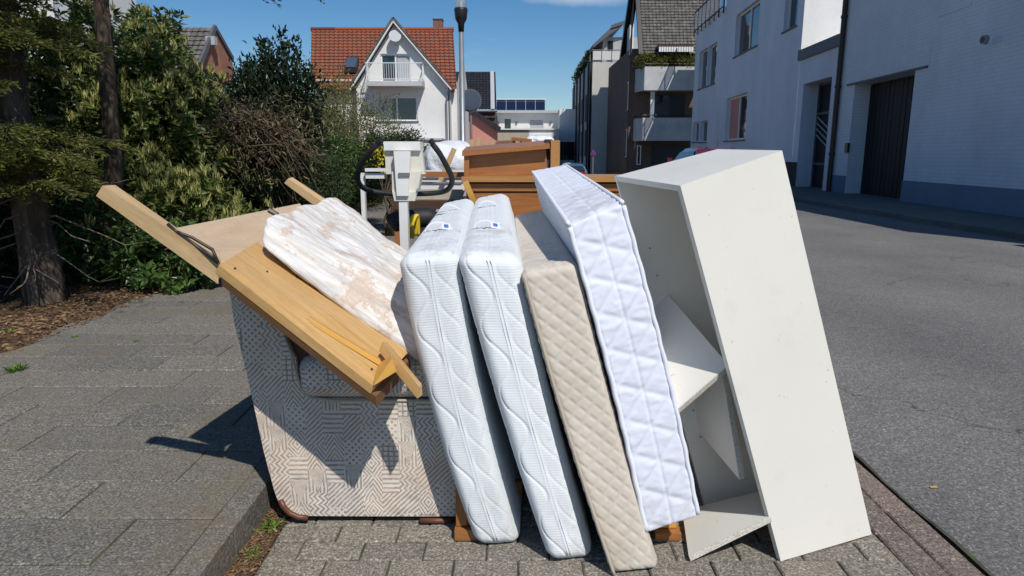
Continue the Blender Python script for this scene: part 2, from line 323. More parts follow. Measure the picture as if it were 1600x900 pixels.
def leafmat(name, a, b, rough=.45, trans=.25, spec=.4):
    t = NT(name); g = t.new('ShaderNodeNewGeometry'); col = t.ramp(g.outputs['Random Per Island'], [(0, a), (.6, tuple((x+y)/2 for x, y in zip(a, b))), (1, b)])
    col = t.mix(.6, col, t.ramp(t.noise(2.3, 3, .6), [(.35, (.7, .72, .7)), (.65, (1.25, 1.25, 1.1))]), 'MULTIPLY')
    t.out(col, rough, None, **{'Specular IOR Level': spec}); tr = t.new('ShaderNodeBsdfTranslucent'); t.l.new(col, tr.inputs[0]); ms = t.new('ShaderNodeMixShader'); ms.inputs[0].default_value = trans
    t.l.new(t.b.outputs[0], ms.inputs[1]); t.l.new(tr.outputs[0], ms.inputs[2]); t.l.new(ms.outputs[0], t.n['Material Output'].inputs[0]); return t.m
M['laurel'] = leafmat('laurel_leaf', (.06, .10, .026), (.19, .225, .055), .38, .35)
M['bud'] = leafmat('flower_bud', (.30, .31, .09), (.48, .46, .18), .6)
M['rhodo'] = leafmat('glossy_leaf', (.05, .10, .03), (.13, .21, .055), .3, .3)
M['yew'] = leafmat('conifer_needle', (.11, .13, .025), (.25, .25, .06), .6, .35)
M['cypress'] = leafmat('cypress_needle', (.03, .055, .02), (.06, .095, .03), .6)
M['holly'] = leafmat('holly_leaf', (.016, .03, .017), (.045, .065, .03), .3)
M['hedge'] = leafmat('hedge_leaf', (.028, .048, .016), (.07, .10, .03), .5)
M['spring'] = leafmat('spring_leaf', (.12, .13, .03), (.24, .22, .07), .55)
M['grass'] = leafmat('bright_grass', (.10, .2, .03), (.2, .34, .05), .5)
M['yellow_flower'] = leafmat('yellow_petal', (.65, .50, .03), (.8, .68, .05), .6)
M['dryleaf'] = leafmat('dry_leaf', (.16, .09, .045), (.34, .21, .12), .8, .1)
M['brushleaf'] = leafmat('brown_needle', (.10, .085, .04), (.25, .185, .11), .8, .1)
M['twig'] = plain('dry_twig', (.105, .078, .055), .85, .3, 12, 90, .5, .003, .1)
M['greytwig'] = plain('grey_twig', (.20, .165, .13), .85, .3, 12, 90, .5, .003, .1)
def bark():
    t = NT('bark'); n = t.noise(14, 6, .7, 'Object', (1, 1, .16)); col = t.ramp(n, [(.3, (.035, .026, .02)), (.5, (.10, .075, .055)), (.7, (.21, .16, .125))])
    return t.out(col, .92, t.bump(n, 1, .03), **{'Specular IOR Level': .1})
M['bark'] = bark()
def render_wall(name, c, brick=False, dirt=.15, bumpst=.25):
    t = NT(name); big = t.noise(.5, 6, .65); f = t.noise(6, 5, .6)
    col = t.ramp(big, [(.3, dk(c, .9)), (.7, dk(c, 1.05))]); col = t.mix(.5, col, t.ramp(f, [(.3, (.93,)*3), (.7, (1.04,)*3)]), 'MULTIPLY')
    nb = t.bump(t.noise(60, 3, .6), .2, .004); stk_ = t.ramp(t.noise(1.6, 5, .65, 'Object', (1, 1, .12)), [(.45, (1, 1, 1)), (.75, (.86, .85, .83))]); col = t.mix(.55, col, stk_, 'MULTIPLY')
    if brick:
        b = t.new('ShaderNodeTexBrick'); b.inputs['Scale'].default_value = 1; b.inputs['Brick Width'].default_value = .25; b.inputs['Row Height'].default_value = .0833; b.inputs['Mortar Size'].default_value = .012; b.inputs['Mortar Smooth'].default_value = .6
        b.inputs['Color1'].default_value = (1, 1, 1, 1); b.inputs['Color2'].default_value = (.93, .93, .93, 1); b.inputs['Mortar'].default_value = (.72, .72, .73, 1)
        if isinstance(brick, tuple): b.inputs['Color1'].default_value = (*brick[0], 1); b.inputs['Color2'].default_value = (*brick[1], 1); b.inputs['Mortar'].default_value = (*brick[2], 1)
        wv = t.new('ShaderNodeVectorMath', operation='ADD'); nn = t.new('ShaderNodeTexNoise'); nn.inputs['Scale'].default_value = 3; t.l.new(t.tc.outputs['UV'], nn.inputs[0])
        sc = t.new('ShaderNodeVectorMath', operation='SCALE'); sc.inputs['Scale'].default_value = .03; t.l.new(nn.outputs[1], sc.inputs[0]); t.l.new(t.tc.outputs['UV'], wv.inputs[0]); t.l.new(sc.outputs[0], wv.inputs[1])
        t.l.new(wv.outputs[0], b.inputs[0]); nb = t.bump(b.outputs['Fac'], -bumpst*2, .012, nb)
        col = t.mix(1 if isinstance(brick, tuple) else .45, col, b.outputs['Color'], 'MULTIPLY')
    return t.out(col, .85, nb, **{'Specular IOR Level': .25})
M['painted_brick'] = render_wall('painted_brick', (.75, .77, .80), True, bumpst=.5)
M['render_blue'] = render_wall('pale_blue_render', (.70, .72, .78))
M['plinth_blue'] = render_wall('blue_grey_plinth', (.19, .24, .32))
M['plinth_dark'] = render_wall('dark_plinth', (.05, .05, .055))
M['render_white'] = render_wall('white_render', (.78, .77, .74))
M['render_grey'] = render_wall('grey_render', (.44, .45, .46))
M['light_brick'] = render_wall('light_brick', (.60, .58, .54), True)
M['brown_brick'] = render_wall('brown_brick', (1, 1, 1), ((.16, .095, .07), (.12, .07, .05), (.2, .16, .14)))
M['orange_brick'] = render_wall('orange_brick', (1, 1, 1), ((.50, .20, .10), (.42, .15, .07), (.45, .32, .25)))
M['red_brick'] = render_wall('chimney_brick', (1, 1, 1), ((.22, .09, .06), (.15, .07, .05), (.30, .22, .18)))
M['pink'] = render_wall('pink_render', (.60, .27, .23))
M['beige_stone'] = render_wall('sand_stone', (.50, .43, .33), True)
M['parapet'] = plain('parapet_concrete', (.50, .50, .50), .85, .1, 1.5, 40, .2, .004, .2, stain=((.3, .29, .27), .9, .5))
def tiles(name, a, b, moss, ms=.5):
    t = NT(name); g = t.new('ShaderNodeNewGeometry'); n = t.noise(2.4, 5, .7, 'UV')
    w = t.new('ShaderNodeTexBrick'); w.inputs['Scale'].default_value = 1; w.inputs['Brick Width'].default_value = .24; w.inputs['Row Height'].default_value = .27; w.inputs['Mortar Size'].default_value = .018; w.offset = 0
    w.inputs['Color1'].default_value = (*a, 1); w.inputs['Color2'].default_value = (*b, 1); w.inputs['Mortar'].default_value = (*dk(a, .45), 1); t.l.new(t.tc.outputs['UV'], w.inputs[0])
    m = t.ramp(n, [(.48, (0, 0, 0)), (.62, (ms,)*3)]); col = t.mix(m, w.outputs[0], moss)
    return t.out(col, .75, t.bump(t.noise(20, 3, .6, 'UV'), .3, .01), **{'Specular IOR Level': .3})
M['tile_red'] = tiles('red_clay_tile', (.30, .088, .045), (.23, .068, .038), (.13, .095, .07), .75)
M['tile_grey'] = tiles('grey_roof_tile', (.085, .078, .07), (.12, .11, .10), (.26, .25, .23), .45)
M['tile_black'] = tiles('black_glazed_tile', (.018, .02, .028), (.03, .033, .045), (.04, .04, .05), .3)
M['glass'] = NT('window_glass').out((.02, .025, .03), .04, None, **{'Specular IOR Level': 1.0})
M['clear_glass'] = NT('lantern_glass').out((.75, .8, .82), .1, None, **{'Alpha': .45})
M['mirror'] = NT('mirror_glass').out((.55, .57, .6), .08, None, **{'Metallic': .9})
M['solar'] = plain('solar_panel', (.012, .016, .04), .15, .2, 2, 30, .02, .001, .8)
M['frame_white'] = plain('white_frame', (.75, .75, .74), .4, .04, 3)
M['frame_dark'] = plain('dark_frame', (.03, .03, .035), .5, .1, 3)
M['curtain'] = plain('curtain', (.62, .62, .6), .9, .08, 8)
M['shutter'] = plain('roller_shutter', (.42, .44, .46), .6, .06, 3)
M['gate'] = plain('black_brown_boards', (.010, .009, .011), .6, .25, 6, 40, .2, .004, .3)
M['sill'] = plain('grey_sill', (.10, .105, .115), .6, .1, 3)
M['metal'] = plain('galvanised_steel', (.30, .31, .32), .45, .12, 4, 80, .1, .001, .5, .6)
M['dark_metal'] = plain('dark_steel', (.05, .045, .04), .45, .2, 20, 90, .2, .001, .5, .6)
M['black_metal'] = plain('black_paint', (.015, .015, .017), .4, .2, 5)
M['brown_pipe'] = plain('brown_pipe', (.035, .018, .016), .45, .2, 5)
M['foam'] = plain('black_foam_grip', (.017, .017, .019), .62, .2, 20, 300, .3, .001, .4)
M['cream'] = plain('cream_plastic', (.66, .63, .54), .38, .05, 5, 200, .05, .001, .5)
M['white_plastic'] = plain('white_plastic', (.74, .73, .70), .4, .05, 5)
M['badge'] = plain('grey_badge', (.16, .16, .15), .4, .1, 30)
M['yellow'] = plain('yellow_strap', (.72, .50, .03), .6, .1, 20)
M['blue_tag'] = plain('blue_print', (.07, .17, .55), .7, .2, 60)
M['car_red'] = NT('red_car_paint').out((.17, .01, .018), .2, None, **{'Coat Weight': 1.0, 'Metallic': .3})
M['car_blue'] = NT('blue_car_paint').out((.10, .19, .30), .2, None, **{'Coat Weight': 1.0, 'Metallic': .4})
M['rubber'] = plain('tyre_rubber', (.02, .02, .02), .8, .1, 5)
M['rim'] = plain('alloy_rim', (.5, .5, .52), .3, .05, 5, metal=.8)
M['red_lens'] = NT('red_lens').out((.4, .01, .01), .15)
M['sign_red'] = plain('sign_red', (.30, .012, .02), .4, .03, 3); M['sign_blue'] = plain('sign_blue', (.02, .08, .42), .4, .03, 3)
M['film'] = plain('white_film', (.72, .73, .75), .35, .06, 9, 14, .8, .02, .5)

# ------------------------------------------------------------------ ground
def drop(y): return -.05*max(0, min(y, 95)-30)
gm = MB(); ys = [-60, 0, 10, 20, 30, 45, 60, 80, 95, 200, 1500]
for a_, b_ in zip(ys, ys[1:]): gm.face([(-600, a_, -.05+drop(a_)), (600, a_, -.05+drop(a_)), (600, b_, -.05+drop(b_)), (-600, b_, -.05+drop(b_))])
gm.build('ground', M['earth'], kind='structure')
XA, XK, XR = 1.44, -.87, 7.5            # asphalt edge, left kerb face, right kerb face
road = MB(); 
for i in range(48):
    y0, y1 = -6+i*4, -2+i*4; road.face([(XA+.003, y0, .004+drop(y0)), (XR, y0, .004+drop(y0)), (XR, y1, .004+drop(y1)), (XA+.003, y1, .004+drop(y1))], [(XA, y0), (XR, y0), (XR, y1), (XA, y1)])
ro = road.build('road', M['asphalt'], kind='structure')
lane = MB().box(XK, XA+.02, -6, 30, -.2, -.0075).hexa([(XK, 30, -.2-.5), (XA+.02, 30, -.2-.5), (XA+.02, 90, -.2-3.3), (XK, 90, -.2-3.3), (XK, 30, -.0075), (XA+.02, 30, -.0075), (XA+.02, 90, -.0075-3), (XK, 90, -.0075-3)]).build('parking_lane', M['jointfill'], kind='structure')
walk = MB().box(-3.45, XK-.085, -6, 30, -.3, .0955).hexa([(-3.45, 30, -.3-.5), (XK-.085, 30, -.3-.5), (XK-.085, 90, -.3-3.3), (-3.45, 90, -.3-3.3), (-3.45, 30, .0955), (XK-.085, 30, .0955), (XK-.085, 90, .0955-3), (-3.45, 90, .0955-3)]).build('pavement', M['jointfill'], kind='structure')
bed = MB().box(-60, -3.45, -6, 30, -.3, .1).hexa([(-60, 30, -.3-.5), (-3.45, 30, -.3-.5), (-3.45, 90, -.3-3.3), (-60, 90, -.3-3.3), (-60, 30, .1), (-3.45, 30, .1), (-3.45, 90, .1-3), (-60, 90, .1-3)]).build('planting_bed', M['soil'], kind='structure')
rwalk = MB().box(XR+.12, 16, -6, 34, -.3, .088).build('right_pavement', M['slab'], kind='structure')
def chamfer_box(sx, sy, sz, b):
    m = MB(); x, y = sx/2, sy/2; T = sz
    lo = [(-x, -y), (x, -y), (x, y), (-x, y)]; hi = [(-x+b, -y+b), (x-b, -y+b), (x-b, y-b), (-x+b, y-b)]
    for k in range(4):
        j = (k+1) % 4
        m.face([(*lo[k], 0), (*lo[j], 0), (*lo[j], T-b), (*lo[k], T-b)]); m.face([(*lo[k], T-b), (*lo[j], T-b), (*hi[j], T), (*hi[k], T)])
    m.face([(*h, T) for h in hi]); return m
def mesh_of(mb, name, mat):
    me = bpy.data.meshes.new(name); me.from_pydata([tuple(v) for v in mb.v], [], mb.f); me.materials.append(mat); return me
def lay(name, me, parent, x, y, z, tilt=.004):
    o = bpy.data.objects.new(name, me); COL.objects.link(o); o.parent = parent; o.location = (x, y, z+random.uniform(-.0025, .0025)); o.rotation_euler = (random.uniform(-tilt, tilt), random.uniform(-tilt, tilt), random.uniform(-.006, .006)); return o
def place_stuff(mb, src, x, y, z):
    n = len(mb.v); tz = random.uniform(-.002, .002)
    mb.v += [(a+x, b+y, c+z+tz) for a, b, c in src.v]; mb.f += [tuple(i+n for i in f) for f in src.f]; mb.uv += src.uv
# pavement slabs 50 x 25 cm
slab_src = chamfer_box(.4935, .2445, .06, .004); slab_me = mesh_of(slab_src, 'slab', M['slab']); far = MB()
half_src = chamfer_box(.2435, .2445, .06, .004); half_me = mesh_of(half_src, 'slab', M['slab'])
xs0 = XK-.087
for r in range(72):
    y = 1.10+.25*r
    for c in range(6):
        odd = r % 2; x = xs0-.25-.5*c-(.25 if odd else 0)
        if c == 5 and odd: continue
        if y < 5.6: lay('slab', slab_me, walk, x, y, .041, .0015)
        else: place_stuff(far, slab_src, x, y, .041)
    if odd:
        if y < 5.6: lay('slab', half_me, walk, xs0-.125, y, .041, .0015)
        else: place_stuff(far, half_src, xs0-.125, y, .041)
far.build('slab_field', M['slab'], walk, kind='stuff')
# soil lapping over the slabs at the planting bed
m = MB(); er = random.Random(3); ex = [(-3.02+.05*math.sin(i*.9)+.035*er.uniform(-1, 1), .4+i*.12) for i in range(150)]
for (xa, ya), (xb, yb) in zip(ex, ex[1:]):
    m.face([(xa, ya, .1015), (xb, yb, .1015), (xb-.12, yb, .118), (xa-.12, ya, .118)]); m.face([(xa-.12, ya, .118), (xb-.12, yb, .118), (-3.9, yb, .13), (-3.9, ya, .13)])
m.build('bed_soil', M['soil'], bed, smooth=True)
# parking lane pavers 20 x 10 cm
pv_src = chamfer_box(.195, .095, .07, .005); pv_me = mesh_of(pv_src, 'paver', M['paver']); ph_src = chamfer_box(.095, .095, .07, .005); ph_me = mesh_of(ph_src, 'paver', M['paver']); far = MB()
x0p = XK+.088
for r in range(110):
    y = 1.45+.1*r; odd = r % 2; row = [(x0p+.1+.2*c+(.1 if odd else 0), 0) for c in range(9 if odd else 10)]
    if odd: row = [(x0p+.05, 1)]+row+[(x0p+1.95, 1)]
    for x, hf in row:
        if y < 3.0: lay('paver', ph_me if hf else pv_me, lane, x, y, -.069, .010)
        else: place_stuff(far, ph_src if hf else pv_src, x, y, -.069)
far.build('paver_field', M['paver'], lane, kind='stuff')
gs_me = mesh_of(chamfer_box(.106, .295, .07, .006), 'gutter_stone', M['paver_red']); x1p = x0p+2.0
gw = (XA-.004-x1p)/2; gs_me = mesh_of(chamfer_box(gw-.005, .295, .07, .006), 'gutter_stone', M['paver_red'])
for r in range(24):
    for c in (0, 1): lay('gutter_stone', gs_me, lane, x1p+gw*(c+.5), 1.3+.3*r+.15*c, -.0685, .008)
# kerbs
ks = chamfer_box(.085, .994, .17, .005); k_me = mesh_of(ks, 'kerb_stone', M['slab'])
for r in range(10): lay('kerb_stone', k_me, walk, XK-.043, .42+r*1.0, -.068, .003)
fk = MB()
for r in range(10, 80): place_stuff(fk, ks, XK-.043, .42+r, -.068+drop(.42+r))
fk.build('far_kerb', M['kerb'], walk, kind='stuff')
ks2 = chamfer_box(.12, .99, .2, .015); k2 = mesh_of(ks2, 'kerb_stone', M['kerb'])
for r in range(30): lay('kerb_stone', k2, rwalk, XR+.06, 6.5+r, -.09, .004)
dv_ = MB()
for i in range(700):
    yy = random.uniform(6, 24); xx = XR-abs(random.gauss(0, .10))-.005; r_ = random.uniform(.004, .012); dv_.face([(xx-r_, yy-r_, .008), (xx+r_, yy-r_, .0085), (xx+r_*.6, yy+r_, .012), (xx-r_, yy+r_*.7, .009)])
dv_.build('kerb_grit', M['dryleaf'], ro, kind='stuff')
# tar seam along the asphalt edge
seam = MB()
for i in range(60):
    y = 1+i*.2; a = .006*math.sin(i*1.7)+.004*math.sin(i*4.1)
    b = .006*math.sin((i+1)*1.7)+.004*math.sin((i+1)*4.1)
    seam.face([(XA-.004+a*.6, y, .007), (XA+.009+a, y, .007), (XA+.009+b, y+.2, .007), (XA-.004+b*.6, y+.2, .007)])
seam.build('joint_seam', M['jointfill'], ro)

# ------------------------------------------------------------------ vegetation
def leaves(P, Dn, L, Wd, fold=.25, curl=.2):
    """P (n,3) base, Dn (n,3) direction, L, Wd (n,) -> folded kite leaves"""
    n = len(P); Dn = Dn/np.linalg.norm(Dn, axis=1)[:, None]
    r = rng.normal(size=(n, 3)); S = np.cross(Dn, r); S /= np.linalg.norm(S, axis=1)[:, None]; N = np.cross(S, Dn)
    L = L[:, None]; Wd = Wd[:, None]
    V = np.stack([P, P+Dn*L*.45+S*Wd*.5+N*Wd*fold, P+Dn*L-N*L*curl, P+Dn*L*.45-S*Wd*.5+N*Wd*fold], 1).reshape(-1, 3)
    b = (np.arange(n)*4)[:, None]; F = np.concatenate([b+np.array([[0, 1, 2]]), b+np.array([[0, 2, 3]])], 1).reshape(-1, 3)
    return V, F
def rand_dir(n):
    d = rng.normal(size=(n, 3)); return d/np.linalg.norm(d, axis=1)[:, None]
def crown(center, rad, nc, per, cr_, up=.3, shell=.55, face=None):
    """leaf positions in clumps through an ellipsoid; returns points and outward directions"""
    d = rand_dir(nc); rr = shell+(1-shell)*rng.random(nc)**.7; lump = 1+.22*np.sin(d[:, 0]*5+center[0]*3)*np.cos(d[:, 2]*6+center[1])
    C = d*(rr*lump)[:, None]; q = rng.normal(size=(nc, per, 3))*cr_
    P = (C*np.array(rad))[:, None, :]+q; P = P.reshape(-1, 3)
    D = (P/np.array(rad)); D /= np.linalg.norm(D, axis=1)[:, None]+1e-6
    D = D*.6+rand_dir(len(P))*.8+np.array([0, 0, up]); P = P+np.array(center)
    k = P[:, 2] > .12; return P[k], D[k]
def branchy(mb, base, spread, n, r0, height, seed, sag=0):
    rr = random.Random(seed)
    for i in range(n):
        a = rr.uniform(0, 6.28); tgt = Vector(base)+Vector((math.cos(a)*spread*rr.uniform(.2, 1), math.sin(a)*spread*rr.uniform(.2, 1), height*rr.uniform(.6, 1)))
        pts = []
        for k in range(6):
            f = k/5; p = Vector(base).lerp(tgt, f)+Vector((rr.gauss(0, .05), rr.gauss(0, .05), .15*math.sin(f*3.1)*height*.3-sag*f*f)); pts.append(p)
        mb.tube(pts, [r0*(1-.8*k/5) for k in range(6)], 5)
def shrub(name, label, center, rad, nc, per, clump, L, Wd, mat, up=.3, shell=.5, cat='shrub', group=None, stems=6, stem_mat='bark', part='foliage'):
    base = (center[0], center[1], .07); t = thing(name, label, cat, base, group)
    P, D = crown(center, rad, nc, per, clump, up, shell); n = len(P)
    V, F = leaves(P, D, L*rng.uniform(.6, 1.3, n), Wd*rng.uniform(.7, 1.2, n)); fastmesh(part, V, F, M[mat], t, 'stuff')
    mb = MB(); branchy(mb, base, min(rad[0], rad[1])*.7, stems, .025, center[2]+rad[2]*.5, int(center[0]*100)); mb.build('stem', M[stem_mat], t, smooth=True)
    return t, P, D
def trunk(name, label, pts, rads, cat='tree'):
    t = thing(name, label, cat, pts[0]); mb = MB(); n = 16; P = []
    path = [Vector(p) for p in pts]; rows = 60
    for i in range(rows):
        f = i/(rows-1)*(len(path)-1); k = min(int(f), len(path)-2); p = path[k].lerp(path[k+1], f-k); r = rads[k]+(rads[k+1]-rads[k])*(f-k)
        for a in range(n):
            th = 2*math.pi*a/n; q = r*(1+.10*math.sin(th*3+i*.15)+.07*math.sin(th*7-i*.32)+.05*random.uniform(-1, 1))
            mb.v.append((p.x+q*math.cos(th), p.y+q*math.sin(th), p.z))
    for i in range(rows-1):
        for a in range(n):
            b = (a+1) % n; mb.f.append((i*n+a, i*n+b, (i+1)*n+b, (i+1)*n+a)); mb.uv += [(0, 0)]*4
    mb.build('trunk', M['bark'], t, smooth=True); return t
def fronds(center_list, nper, L, mat, parent, name='foliage', droop=.35, wid=.012, leafl=.05):
    """flat drooping sprays of needles along thin twigs"""
    Vs, Fs, off = [], [], 0; tw = MB()
    for (c, d, ln) in center_list:
        c = Vector(c); d = Vector(d).normalized(); side = d.cross(Vector((0, 0, 1))).normalized()
        pts = [c+d*ln*f+Vector((0, 0, -droop*ln*f*f)) for f in (0, .25, .5, .75, 1)]
        tw.tube(pts, [.006, .005, .004, .003, .001], 3, False)
        n = nper; f = rng.random(n); sgn = rng.choice([-1, 1], n); lat = rng.random(n)*ln*.32*(1-f*.6)
        P = np.array(c)+np.outer(f*ln, np.array(d))+np.outer(sgn*lat, np.array(side))+np.outer(-droop*ln*f*f-lat*.25, np.array([0, 0, 1]))+rng.normal(size=(n, 3))*.012
        D = np.array(d)*.7+np.outer(sgn, np.array(side))*.7+rng.normal(size=(n, 3))*.3+np.array([0, 0, -.25])
        V, F = leaves(P, D, leafl*rng.uniform(.6, 1.3, n), wid*rng.uniform(.7, 1.2, n), .1, .1); Vs.append(V); Fs.append(F+off); off += len(V)
    fastmesh(name, np.concatenate(Vs), np.concatenate(Fs), M[mat], parent, 'stuff'); tw.build('twig', M['twig'], parent)

# big conifer on the left
b0 = G(72, 482, .075)
tA = trunk('conifer_tree', 'thick ribbed conifer trunk with yellow green hanging sprays, nearest to the pavement at the left', [b0, b0+Vector((-.02, 0, 1.2)), b0+Vector((-.05, 0, 2.6)), b0+Vector((-.02, .1, 5.5))], [.135, .105, .10, .07])
sp = []
for i in range(300):
    a = random.uniform(2.6, 6.6); z = random.choice([random.uniform(.95, 1.45), random.uniform(1.6, 2.9), random.uniform(1.9, 2.9)]); st = b0+Vector((math.cos(a)*.12, math.sin(a)*.12, z))+Vector((random.uniform(-.75, .3), random.uniform(-.5, .3), 0)); sp.append((st, (math.cos(a), math.sin(a), .15), random.uniform(.3, .62)))
fronds(sp, 260, .5, 'yew', tA)
tw = MB()
for i in range(22):
    a = random.uniform(3.6, 6.5); z = random.uniform(.35, 1.5); p = b0+Vector((0, 0, z)); ln = random.uniform(.3, .8); pts = [p+Vector((math.cos(a)*ln*f+random.gauss(0, .015), math.sin(a)*ln*f, -.18*f*f+.08*math.sin(f*7)*ln+random.gauss(0, .01))) for f in (0, .2, .4, .6, .8, 1)]
    tw.tube(pts, [.008, .006, .005, .004, .003, .001], 4)
    for f in (1, 2, 3, 4): tw.tube([pts[f], pts[f]+Vector((random.gauss(0, .09), random.gauss(0, .06), random.gauss(-.02, .06)))], [.003, .001], 3)
tw.build('dead_twig', M['greytwig'], tA)
P, D = crown((-2.55, 3.0, 4.5), (1.15, 2.2, .9), 130, 60, .15, -.2, .2); n = len(P); V, F = leaves(P, D, .09*rng.uniform(.6, 1.3, n), .02*rng.uniform(.7, 1.3, n), .1, .1); fastmesh('crown', V, F, M['yew'], tA, 'stuff')  # unseen crown added above the frame, shifted off the trunk to shade the bed
# slimmer tree
c0 = Vector((-3.62, 6.0, .075))
tB = trunk('slender_tree', 'slim straight trunk standing in the shrubs, second from the left edge', [c0, W(178, 240, 6.0), W(157, 0, 6.0), W(150, -300, 6.0)], [.085, .07, .058, .045])
sp = []
for i in range(70):
    a = random.uniform(-.9, .5); z = random.uniform(2.75, 3.5); rr_ = random.uniform(.3, 1.9); sp.append((c0+Vector((math.cos(a)*rr_, math.sin(a)*rr_*.6, z-rr_*.05)), (math.cos(a), math.sin(a), -.1), random.uniform(.2, .5)))
fronds(sp, 70, .4, 'cypress', tB, droop=.7)
mb = MB()
for i in range(9):
    a = random.uniform(-.7, .5); ln = random.uniform(1.2, 2.1); p = c0+Vector((-.08, 0, random.uniform(2.7, 3.3))); mb.tube([p+Vector((math.cos(a)*ln*f, math.sin(a)*ln*f*.6, .05*math.sin(f*6)-.1*f)) for f in (0, .25, .5, .75, 1)], [.02, .015, .01, .007, .003], 5)
mb.build('branch', M['bark'], tB)
P, D = crown((c0.x-.3, c0.y-.8, 5.6), (1.3, 1.3, 1.4), 110, 60, .16, -.2, .25); n = len(P); V, F = leaves(P, D, .09*rng.uniform(.6, 1.3, n), .02*rng.uniform(.7, 1.3, n), .1, .1); fastmesh('crown', V, F, M['cypress'], tB, 'stuff')
# shrubs
def sh(px, py, D): return tuple(W(px, py, D))
def whorls(t, center, rad, n, L, Wd, mat, budn=0, shell=.62, budmat='bud', upb=.9, nl=11, part='foliage'):
    """shoots with a ring of leaves each, some tipped with an upright bunch of buds"""
    d = rand_dir(n); lump = 1+.25*np.sin(d[:, 0]*5+center[0]*3)*np.cos(d[:, 2]*6+center[1])+.12*np.sin(d[:, 1]*9+d[:, 2]*7); rr = (shell+(1-shell)*rng.random(n)**.6)*lump
    C = d*rr[:, None]*np.array(rad)+np.array(center); ax = d*.8+rand_dir(n)*.35+np.array([0, 0, upb]); ax /= np.linalg.norm(ax, axis=1)[:, None]
    k = C[:, 2] > .14; C = C[k]; ax = ax[k]; n = len(C); sc = rng.uniform(.7, 1.25, n)
    P = np.repeat(C, nl, 0); A = np.repeat(ax, nl, 0); S = np.repeat(sc, nl); r = rng.normal(size=P.shape); side = np.cross(A, r); side /= np.linalg.norm(side, axis=1)[:, None]
    lev = rng.random(len(P)); P = P-A*(lev*L*1.1*S)[:, None]; D = A*(.75-.75*lev)[:, None]+side+np.array([0, 0, -.12])
    V, F = leaves(P, D, L*S*rng.uniform(.7, 1.15, len(P)), Wd*S*rng.uniform(.8, 1.15, len(P)), .22, .18); fastmesh(part, V, F, M[mat], t, 'stuff')
    if budn:
        idx = rng.choice(n, min(budn, n), replace=False); m_ = 22; Q = np.repeat(C[idx], m_, 0)+rng.normal(size=(len(idx)*m_, 3))*np.array([.016, .016, .022])+np.array([0, 0, .02]); V, F = leaves(Q, np.array([[0, 0, 1.]])+rng.normal(size=Q.shape)*.22,   .07*rng.uniform(.6, 1.3, len(Q)), .015*rng.uniform(.7, 1.3, len(Q))); fastmesh('flower_bud', V, F, M[budmat], t, 'stuff')
def laurel(name, label, center, rad, n, L, Wd, mat, budn=0, cat='shrub', **kw):
    base = (center[0], center[1], .07); t = thing(name, label, cat, base); whorls(t, center, rad, n, L, Wd, mat, budn, **kw)
    mb = MB(); branchy(mb, base, min(rad[0], rad[1])*.7, 8, .025, center[2]+rad[2]*.4, int(center[0]*100)); mb.build('stem', M['bark'], t, smooth=True); return t
laurel('laurel_shrub', 'tall laurel with upright pale green flower buds, just right of the slim trunk', sh(255, 225, 6.8), (.62, .55, .95), 900, .10, .036, 'laurel', 520)
laurel('laurel_shrub', 'laurel between the thick trunk and the slim trunk', sh(118, 190, 7.3), (.62, .5, 1.2), 800, .10, .036, 'laurel', 360)
laurel('laurel_shrub', 'yellowish budded laurel low behind the upper end of the wooden beam', sh(268, 335, 6.3), (.72, .42, .42), 520, .085, .032, 'laurel', 250)
laurel('laurel_shrub', 'dark green laurel growing up through the dry brushwood', sh(420, 250, 7.15), (.52, .3, .36), 300, .08, .03, 'hedge', 30)
laurel('laurel_shrub', 'budded laurel directly behind the slim trunk', sh(185, 300, 6.9), (.55, .4, .7), 520, .09, .034, 'laurel', 300)
laurel('laurel_shrub', 'budded laurel just left of the dry brushwood', sh(318, 262, 7.4), (.55, .5, .75), 560, .09, .033, 'laurel', 380)
laurel('rhododendron_shrub', 'low glossy dark leaved shrub spilling over the pavement edge', sh(250, 402, 5.75), (.62, .36, .36), 330, .085, .036, 'rhodo', 0, upb=.4)
laurel('rhododendron_shrub', 'glossy leaved shrub at the foot of the slim trunk', sh(140, 385, 6.0), (.42, .36, .5), 260, .08, .034, 'rhodo', 20, upb=.4)
shrub('evergreen_shrub', 'dark evergreen shrub behind the thick trunk at the left edge', sh(-30, 250, 6.4), (.8, .5, 1.9), 300, 40, .1, .07, .028, 'hedge', .1)
t, P, D = shrub('holly_tree', 'tall dark holly with spiky shoots against the sky', sh(432, 210, 9.2), (.6, .6, 1.0), 330, 40, .09, .075, .034, 'holly', .5, cat='small tree')
for i, (px, py, s_) in enumerate(((441, 72, .55), (420, 88, .45), (408, 78, .35), (462, 84, .5), (392, 112, .3), (478, 118, .35), (448, 105, .6), (430, 120, .5))):   # leading shoots
    n = 90; c = np.array(W(px, py, 9.2)); P = c+rng.normal(size=(n, 3))*np.array([.035, .035, .0])+np.array([0, 0, 1])*rng.uniform(-.45, .3, n)[:, None]*s_*1.3; V, F = leaves(P, rng.normal(size=(n, 3))+np.array([0, 0, .9]), np.full(n, .075), np.full(n, .036)); fastmesh('shoot', V, F, M['holly'], t, 'stuff')
shrub('dark_conifer', 'rounded dark cypress bush in front of the holly', sh(452, 288, 8.3), (.72, .5, .36), 300, 46, .06, .055, .014, 'cypress', .1)
shrub('evergreen_shrub', 'low dark shrub under the tangle of dry branches', sh(385, 330, 7.8), (.85, .4, .36), 240, 42, .08, .06, .026, 'hedge', .1)
laurel('laurel_shrub', 'tall dark laurel reaching up before the grey tiled roof of the brick house', sh(232, 130, 8.2), (.55, .5, .8), 560, .09, .033, 'laurel', 60)
